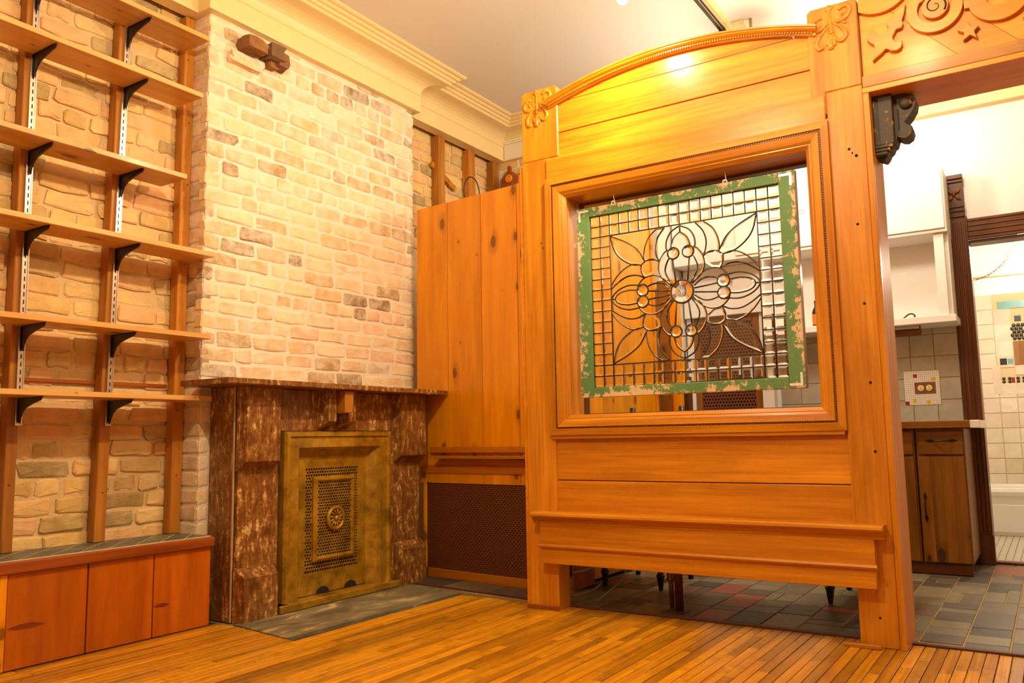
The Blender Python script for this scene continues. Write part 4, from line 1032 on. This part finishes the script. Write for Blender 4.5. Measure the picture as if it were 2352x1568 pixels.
lathe('body', [(.026, 0), (.028, .006), (.028, .11), (.022, .13), (.010, .15), (.010, .18), (.012, .182), (.012, .195)], (0, 0, 0), m_black, bt)
lathe('label', [(.0285, .02), (.0287, .021), (.0287, .095), (.0285, .096)], (0, 0, 0), plain('orange_label', srgb(226, 110, 24), .4), bt)
bm = bmesh.new(); addtube(bm, smoothpts([(6.10, .84, 1.640), (6.10, .80, 1.646), (6.10, .77, 1.668), (6.10, .745, 1.672), (6.10, .728, 1.655), (6.10, .745, 1.640), (6.10, .78, 1.640)], 5), .005, 6)
tag(frombm('curled_strap', bm, m_iron, None, True), 'small curled dark metal strap lying on the white shelf', 'strap')
RP = tag(empty('roll_holder', (6.1, .77, 1.56)), 'dark wooden roll holder hanging under the white shelf', 'roll holder')
loc(lathe('roller', [(.012, -.09), (.024, -.085), (.026, 0), (.024, .085), (.012, .09)], (6.1, .785, 1.545), m_dark_y, RP, 'y', 12), RP); loc(box('arm', (6.09, .70, 1.53), (6.11, .706, 1.5875), m_iron, RP), RP); loc(box('arm', (6.09, .866, 1.53), (6.11, .872, 1.5875), m_iron, RP), RP)
# caned cupboard door in white trim on the kitchen wall
CD = tag(empty('caned_cupboard', (6.25, 2.08, .95)), 'white cupboard with a brown caned door at the back of the kitchen', 'cupboard')
D = lambda o: loc(o, CD)
D(box('side_trim', (6.24, 1.735, .945), (6.318, 1.822, 1.80), m_white, CD, .002)); D(box('side_trim', (6.24, 2.348, .945), (6.318, 2.40, 1.80), m_white, CD, .002))
for a, b in (((6.245, 1.824, .946), (6.265, 1.872, 1.80)), ((6.245, 2.298, .946), (6.265, 2.346, 1.80)), ((6.245, 1.872, 1.75), (6.265, 2.298, 1.80)), ((6.245, 1.872, .946), (6.265, 2.298, .99))):
    D(box('door_frame', a, b, m_cab, CD, .002))
g = perforated('caned_panel', 1.872, 2.298, .99, 1.75, 18, 30, 6.252, m_cane, CD, .55)
for v_ in g.data.vertices: v_.co = Vector((v_.co.y, v_.co.x, v_.co.z))
D(box('upper_panel', (6.20, 1.735, 1.802), (6.318, 2.40, 2.185), m_white, CD, .002))
D(g); D(box('panel_backing', (6.268, 1.824, .946), (6.318, 2.346, 1.80), m_darkgap, CD))
# brown boards and a strip for the dark gap between the closet and the caned cupboard
FB = tag(empty('broom_cupboard', (5.9, 2.36, 0)), 'narrow brown boarded cupboard beside the pine closet in the kitchen', 'cupboard')
for a, b, mt in ((2.255, 2.345, m_cab), (2.195, 2.253, m_pine)): loc(box('board', (5.53, a, .012), (5.60, b, 2.0), mt, FB, .002), FB)
loc(box('dark_gap_strip', (5.61, 2.17, .012), (5.70, 2.345, 1.30), m_dark, FB, .002), FB)  # dark box gives the open gap its shade by colour
# black kitchen chairs and wall table behind the partition
def chair(name_label, fx, fy, wd):
    c = tag(empty('black_chair', (fx+.2, fy, 0)), name_label, 'chair', 'black kitchen chairs')
    C_ = lambda o: loc(o, c)
    for dx, dy in ((0, wd), (0, -wd-.01)):
        bm = bmesh.new(); addlathe(bm, [(.012, .013), (.014, .03), (.022, .085), (.026, .09), (.026, .098), (.018, .102), (.019, .30), (.021, .43)], (fx+dx, fy+dy, 0), 'z', 8); C_(frombm('leg', bm, m_black, c))
    for dy in (wd, -wd-.01): C_(tube('leg', [(fx+.46, fy+dy, .013), (fx+.40, fy+dy, .43), (fx+.405, fy+dy, .60), (fx+.44, fy+dy*.95, 1.06)], [.016, .018, .017, .018], m_black, c))
    C_(box('seat', (fx-.03, fy-wd-.03, .43), (fx+.43, fy+wd+.02, .465), m_black, c, .008))
    for zc in (.75, .93): C_(box('back_rail', (fx+.408+(zc-.6)*.07, fy-wd, zc-.03), (fx+.428+(zc-.6)*.07, fy+wd, zc+.03), m_black, c, .005))
    return c
chair('black chair behind the partition below the left of the green sash', 4.44, 2.105, .17); chair('black chair showing one slender leg below the partition near the doorway post', 4.508, .895, .13)
TB = tag(empty('wall_table', (4.2, 1.5, 0)), 'table fixed behind the partition on a thin bronze pole, unseen top widened to cast shade', 'table')
loc(box('top', (3.965, .69, .70), (4.60, 2.30, .73), m_cab_y, TB, .004), TB)  # unseen top, enlarged to shade the floor under the partition
loc(tube('pole', [(3.975, 1.628, .012), (3.975, 1.628, .70)], .021, m_dark, TB, 10), TB)
loc(tube('brace', [(4.02, 1.685, .012), (4.05, 1.70, .17), (4.06, 1.71, .70)], [.011, .013, .013], m_copper, TB, 8), TB); loc(lathe('brace_collar', [(.018, 0), (.02, .004), (.02, .05), (.018, .054)], (4.05, 1.70, .14), m_copper, TB, 'z', 10), TB)
loc(box('foot_plate', (3.94, 1.59, .008), (4.01, 1.67, .016), m_copper, TB, .002), TB)
for i, pts in enumerate(([(3.90, 2.18, .17), (3.98, 2.14, .18), (4.06, 2.09, .21), (4.10, 2.05, .26)], [(3.98, 2.10, .014), (4.03, 2.05, .06), (4.10, 2.0, .12), (4.14, 1.98, .20), (4.15, 1.97, .27)], [(3.90, 2.20, .05), (3.96, 2.16, .055), (4.04, 2.13, .07), (4.08, 2.12, .09)])):
    tag(tube('loose_cord', smoothpts(pts, 6), .005, m_cable), ('pale loose cord arching behind the left partition post', 'pale cord curving down to the slate floor behind the partition', 'short pale cord low behind the left partition post')[i], 'cord', 'loose cords behind the partition')

# ================================================================== BATHROOM DOORWAY AND BATHROOM
DR = struct(empty('door_1', (6.3, 0, 0)), 'dark Victorian door casing with a carved rosette block leading to the bathroom', 'door casing')
DI = lambda o: loc(o, DR)
DI(box('casing', (6.293, .388, .20), (6.319, .500, 2.335), m_dark, DR, .002))
for yy in (.40, .425, .45, .475): DI(box('casing_reed', (6.285, yy, .22), (6.294, yy+.014, 2.30), m_dark, DR, .003))
DI(box('corner_block', (6.280, .398, 2.335), (6.319, .505, 2.63), m_dark, DR, .002))
for zz, h in ((2.60, .03), (2.575, .018), (2.40, .022), (2.37, .016)): DI(box('block_moulding', (6.268, .394, zz), (6.281, .509, zz+h), m_dark, DR, .003))
for k in range(4):
    a = pi/4+k*pi/2; DI(tube('rosette_leaf', [(6.278, .452+.006*cos(a), 2.49+.006*sin(a)), (6.272, .452+.03*cos(a), 2.49+.03*sin(a)), (6.278, .452+.058*cos(a), 2.49+.058*sin(a))], [.004, .013, .003], m_cab, DR, 6))
DI(lathe('rosette_eye', [(.012, 0), (.012, -.008), (.004, -.014)], (6.28, .452, 2.49), m_dark, DR, 'x', 10))
DI(box('plinth_block', (6.285, .382, .012), (6.319, .500, .20), m_dark, DR, .003))
DI(box('head_casing', (6.293, -.55, 2.17), (6.319, .388, 2.315), m_dark_y, DR, .002))
for zz in (2.19, 2.225, 2.26, 2.295): DI(box('head_reed', (6.285, -.55, zz), (6.294, .386, zz+.016), m_dark_y, DR, .003))
DI(box('jamb', (6.319, .388, .012), (6.46, .410, 2.17), m_dark, DR, .002)); DI(box('head_jamb', (6.319, -.5, 2.15), (6.46, .388, 2.17), m_dark_y, DR, .002)); DI(box('casing', (6.293, -.56, .012), (6.319, -.46, 2.17), m_dark, DR, .002))
t = NT('bath_floor_hex'); vn = t.add('ShaderNodeTexVoronoi', feature='DISTANCE_TO_EDGE'); t.lk(t.mapping(t.coords(), (22, 22, 0)), vn.inputs['Vector']); vn.inputs['Scale'].default_value = 1; vn.inputs['Randomness'].default_value = .15
m_hex = t.out(t.ramp(vn.outputs['Distance'], [(.05, srgb(120, 112, 96)), (.10, srgb(206, 196, 176))]), .3)
struct(box('floor_bath', (6.40, -2.2, -.01), (8.68, 1.5, .016), m_hex), 'small white mosaic tile bathroom floor', 'floor')
struct(box('trim_5', (6.34, -.5, -.01), (6.42, .388, .026), m_dark_y, None, .004), 'dark wooden threshold of the bathroom doorway', 'threshold')
TU = tag(empty('bathtub', (8.3, 0, 0)), 'white enamel bathtub beyond the bathroom doorway', 'bathtub')
tubp = [(7.965, .016), (7.950, .05), (7.950, .33), (7.935, .345), (7.930, .375), (7.940, .40), (7.96, .405), (8.04, .405), (8.06, .39), (8.09, .12), (8.50, .10), (8.60, .39), (8.61, .405), (8.645, .405), (8.645, .016)]
bm = bmesh.new(); addprism(bm, tubp, 'y', -.95, .88); loc(frombm('shell', bm, m_tub, TU), TU)
loc(prism('apron_panel', [(.70, .05), (.70, .22), (.62, .27), (-.7, .27), (-.78, .22), (-.78, .05)], 'x', 7.944, 7.951, m_tub, TU, .003), TU)
loc(box('end_wall', (7.96, .84, .05), (8.67, .88, .404), m_tub, TU, .003), TU)
FA = tag(empty('bath_spout', (8.66, .53, .56)), 'chrome bath spout on the pale tiles above the tub', 'faucet')
tube('spout', [(0, 0, 0), (-.06, 0, 0), (-.11, 0, -.01), (-.12, 0, -.05)], [.016, .016, .016, .013], m_chrome, FA, 10); lathe('flange', [(.03, 0), (.03, -.006), (.018, -.012)], (0, 0, 0), m_chrome, FA, 'x', 14)
TWL = struct(box('wall_bath_tiled', (8.655, -.55, .30), (8.679, .98, 2.115), plain('bath_grout', srgb(214, 188, 140), .8)), 'pale pink tiled bathroom wall with mosaic inlays', 'tiled wall')
m_teal = plain('teal_speckle', srgb(120, 170, 160), .25, var=.4); m_bt = wood('brown_art_tile', srgb(130, 84, 44), srgb(176, 124, 76), 'z', .25, .1); m_peb = plain('dark_pebble', srgb(52, 40, 32), .3); m_sq = plain('dark_tile', srgb(44, 48, 46), .3)
inl = [(.135, .350, 1.972, 2.045), (-.10, .135, 1.985, 2.045), (.145, .262, 1.675, 1.92), (.02, .262, 1.46, 1.675), (.19, .372, 1.355, 1.42), (.12, .357, 1.46, 1.53), (.19, .36, 1.29, 1.355)]
T1 = .135
for j in range(13):
    z0 = 2.113-(j+1)*T1
    for i in range(9):
        y1 = .93-i*T1-(.03 if j % 2 and False else 0); y0 = y1-T1
        if any(y0 < b-.02 and y1 > a+.02 and z0 < d-.02 and z0+T1 > c+.02 for a, b, c, d in [(.0, .350, 1.972, 2.045), (.10, .262, 1.52, 1.92), (.0, .262, 1.46, 1.68), (.0, .37, 1.29, 1.42)]): 
            continue
        box('wall_tile', (-.006, -T1/2+.0025, -T1/2+.0025), (0, T1/2-.0025, T1/2-.0025), m_bathtile, TWL, .0015).location = (8.655, (y0+y1)/2, z0+T1/2)
tl = lambda n, a, b, c, d, mt: box(n, (8.648, a, c), (8.656, b, d), mt, TWL, .0015)
tl('inlay_strip', .02, .350, 1.975, 2.045, m_teal); tl('inlay_square', .02, .250, 1.462, 1.675, m_bt)
tl('wall_tile', .255, .39, 1.83, 1.97, m_bathtile); tl('wall_tile', .02, .145, 1.83, 1.97, m_bathtile); tl('wall_tile', .262, .39, 1.69, 1.825, m_bathtile); tl('wall_tile', .255, .39, 1.54, 1.675, m_bathtile); tl('wall_tile', .02, .25, 1.37, 1.455, m_bathtile); tl('wall_tile', .02, .36, 1.20, 1.285, m_bathtile); tl('wall_tile', .365, .43, 1.20, 1.46, m_bathtile)
tl('inlay_tile', .175, .225, 1.855, 1.905, m_sq); tl('inlay_tile', .31, .365, 1.465, 1.525, m_sq); tl('inlay_tile', .26, .305, 1.47, 1.52, m_teal)
for i in range(3):
    for j in range(5): lathe('pebble', [(.016, 0), (.016, -.006), (.008, -.010)], (8.652, .165+i*.034+(.017 if j % 2 else 0), 1.70+j*.030), m_peb, TWL, 'x', 7)
for yy in (.345, .30, .235, .19):
    for zz in (1.312, 1.342): lathe('pebble', [(.014, 0), (.014, -.006), (.006, -.010)], (8.652, yy, zz), m_peb, TWL, 'x', 7)
tl('inlay_tile', .262, .285, 1.30, 1.35, m_mred)
tag(tube('shower_rod', [(8.0, -1.0, 2.18), (8.0, 1.49, 2.18)], .011, m_alu), 'thin shower rail above the bathroom tiles', 'rail')
# chain draped towards the bathroom lamp
CN = tag(empty('lamp_chain', (7.6, .3, 2.2)), 'fine metal chain draped towards the bathroom lamp', 'chain')
cps = smoothpts([(7.6, .44, 2.10), (7.6, .36, 2.125), (7.6, .28, 2.175), (7.6, .21, 2.25), (7.6, .15, 2.36), (7.6, .10, 2.50)], 4)
for i, p in enumerate(cps):
    d = (cps[min(i+1, len(cps)-1)]-cps[max(i-1, 0)]).normalized(); n_ = Vector((1, 0, 0)) if i % 2 else d.cross(Vector((1, 0, 0)))
    loc(tube('link', [p+d*.018*cos(a)+n_*.007*sin(a) for a in [2*pi*k/10 for k in range(10)]], .0018, m_copper, CN, 5, None, True), CN)

# ================================================================== LAMPS
m_bulb = emis('bulb_glow', (1, .84, .6), 60)
TR = tag(empty('track_light', (3.40, 1.56, H)), 'ceiling track light with black end bracket, its glowing bulb just above the partition', 'track light')
loc(box('track', (1.0, 1.545, H-.032), (5.02, 1.578, H), m_alu, TR, .003), TR); loc(box('track_slot', (1.0, 1.556, H-.034), (5.02, 1.567, H-.031), m_slot, TR), TR)
loc(box('mounting_strip', (1.0, 1.515, H-.010), (5.12, 1.60, H), m_cream, TR, .002), TR); loc(box('end_plate', (4.93, 1.44, H-.012), (5.10, 1.515, H), m_cream, TR, .002), TR)
e_ = loc(box('end_bracket', (4.93, 1.556, H-.075), (4.945, 1.606, H-.03), m_black, TR, .002), TR)
loc(lathe('bracket_hole', [(.006, -.001), (.006, .001)], (4.9295, 1.58, H-.052), m_ivory, TR, 'x', 10), TR); loc(tube('wire', [(2.2, 1.585, H-.03), (4.93, 1.585, H-.03)], .012, m_black, TR, 6), TR)
def head(x, y, z):
    loc(tube('stem', [(x, y, H-.03), (x, y, z+.12)], .008, m_alu, TR), TR)
    loc(lathe('shade', [(.02, .13), (.03, .12), (.042, .05), (.048, .02), (.044, .02), (.038, .05), (.026, .115)], (x, y, z), m_alu, TR), TR)
    loc(lathe('bulb', [(.004, -.032), (.018, -.026), (.030, -.008), (.032, .012), (.026, .035), (.015, .06)], (x, y, z), m_bulb, TR), TR)
head(3.40, 1.56, 2.955); head(1.45, 1.56, 2.96)  # second head is out of view, added to carry the rear fill
lamp('track_spot', 'SPOT', (3.40, 1.56, 2.905), P_SPOT, WARM, TR, .045, (3.25, 3.65, 1.3), 165, 1).matrix_parent_inverse = Matrix.Translation(TR.location).inverted()
lamp('track_glow', 'POINT', (3.40, 1.56, 2.905), P_BULB, WARM, TR, .045).matrix_parent_inverse = Matrix.Translation(TR.location).inverted()
lamp('rear_fill_added', 'POINT', (1.45, 1.56, 2.90), P_REAR_FILL, WARM, TR, .05).matrix_parent_inverse = Matrix.Translation(TR.location).inverted()  # added fill light, no such source in view
def flush(x, y, z, power, col, label, r=.11):
    e = tag(empty('ceiling_lamp', (x, y, z)), label, 'lamp')
    lathe('rose', [(r*.6, 0), (r*.6, -.02), (r*.3, -.03)], (0, 0, 0), m_alu, e)
    lathe('globe', [(r*.3, -.03), (r*.8, -.06), (r, -.12), (r*.85, -.18), (r*.4, -.22), (.01, -.23)], (0, 0, 0), emis('globe_glow', (1, .9, .75), 7), e)
    lamp('lamp_light', 'POINT', (0, 0, -.30), power, col, e, .10)
flush(2.65, .45, 3.22, P_FILL, WARM, 'unseen globe lamp added as fill in the front room, above the view', .09)  # added lamp, out of view, fills the front room
loc(tube('added_pendant_stem', [(2.65, .45, 3.22), (2.65, .45, H)], .01, m_alu, bpy.data.objects['ceiling_lamp']), bpy.data.objects['ceiling_lamp'])
flush(5.25, .55, H, P_KITCHEN, WHITE, 'white globe ceiling lamp of the kitchen')
flush(4.95, 1.40, 3.02, P_PENDANT_FILL, WHITE, 'unseen globe lamp added in the kitchen to brighten the ceiling, hidden by the partition', .09)  # added lamp, out of view, brightens ceiling and kitchen
loc(tube('added_pendant_stem', [(4.95, 1.40, 3.02), (4.95, 1.40, H)], .01, m_alu, bpy.data.objects['ceiling_lamp.002']), bpy.data.objects['ceiling_lamp.002'])
bl = flush(7.55, .06, 2.62, P_BATH, WHITE, 'glowing globe lamp in the bathroom beside the door head', .10)
loc(tube('bath_lamp_stem', [(7.55, .06, 2.62), (7.55, .06, H)], .01, m_alu, bpy.data.objects['ceiling_lamp.003']), bpy.data.objects['ceiling_lamp.003'])
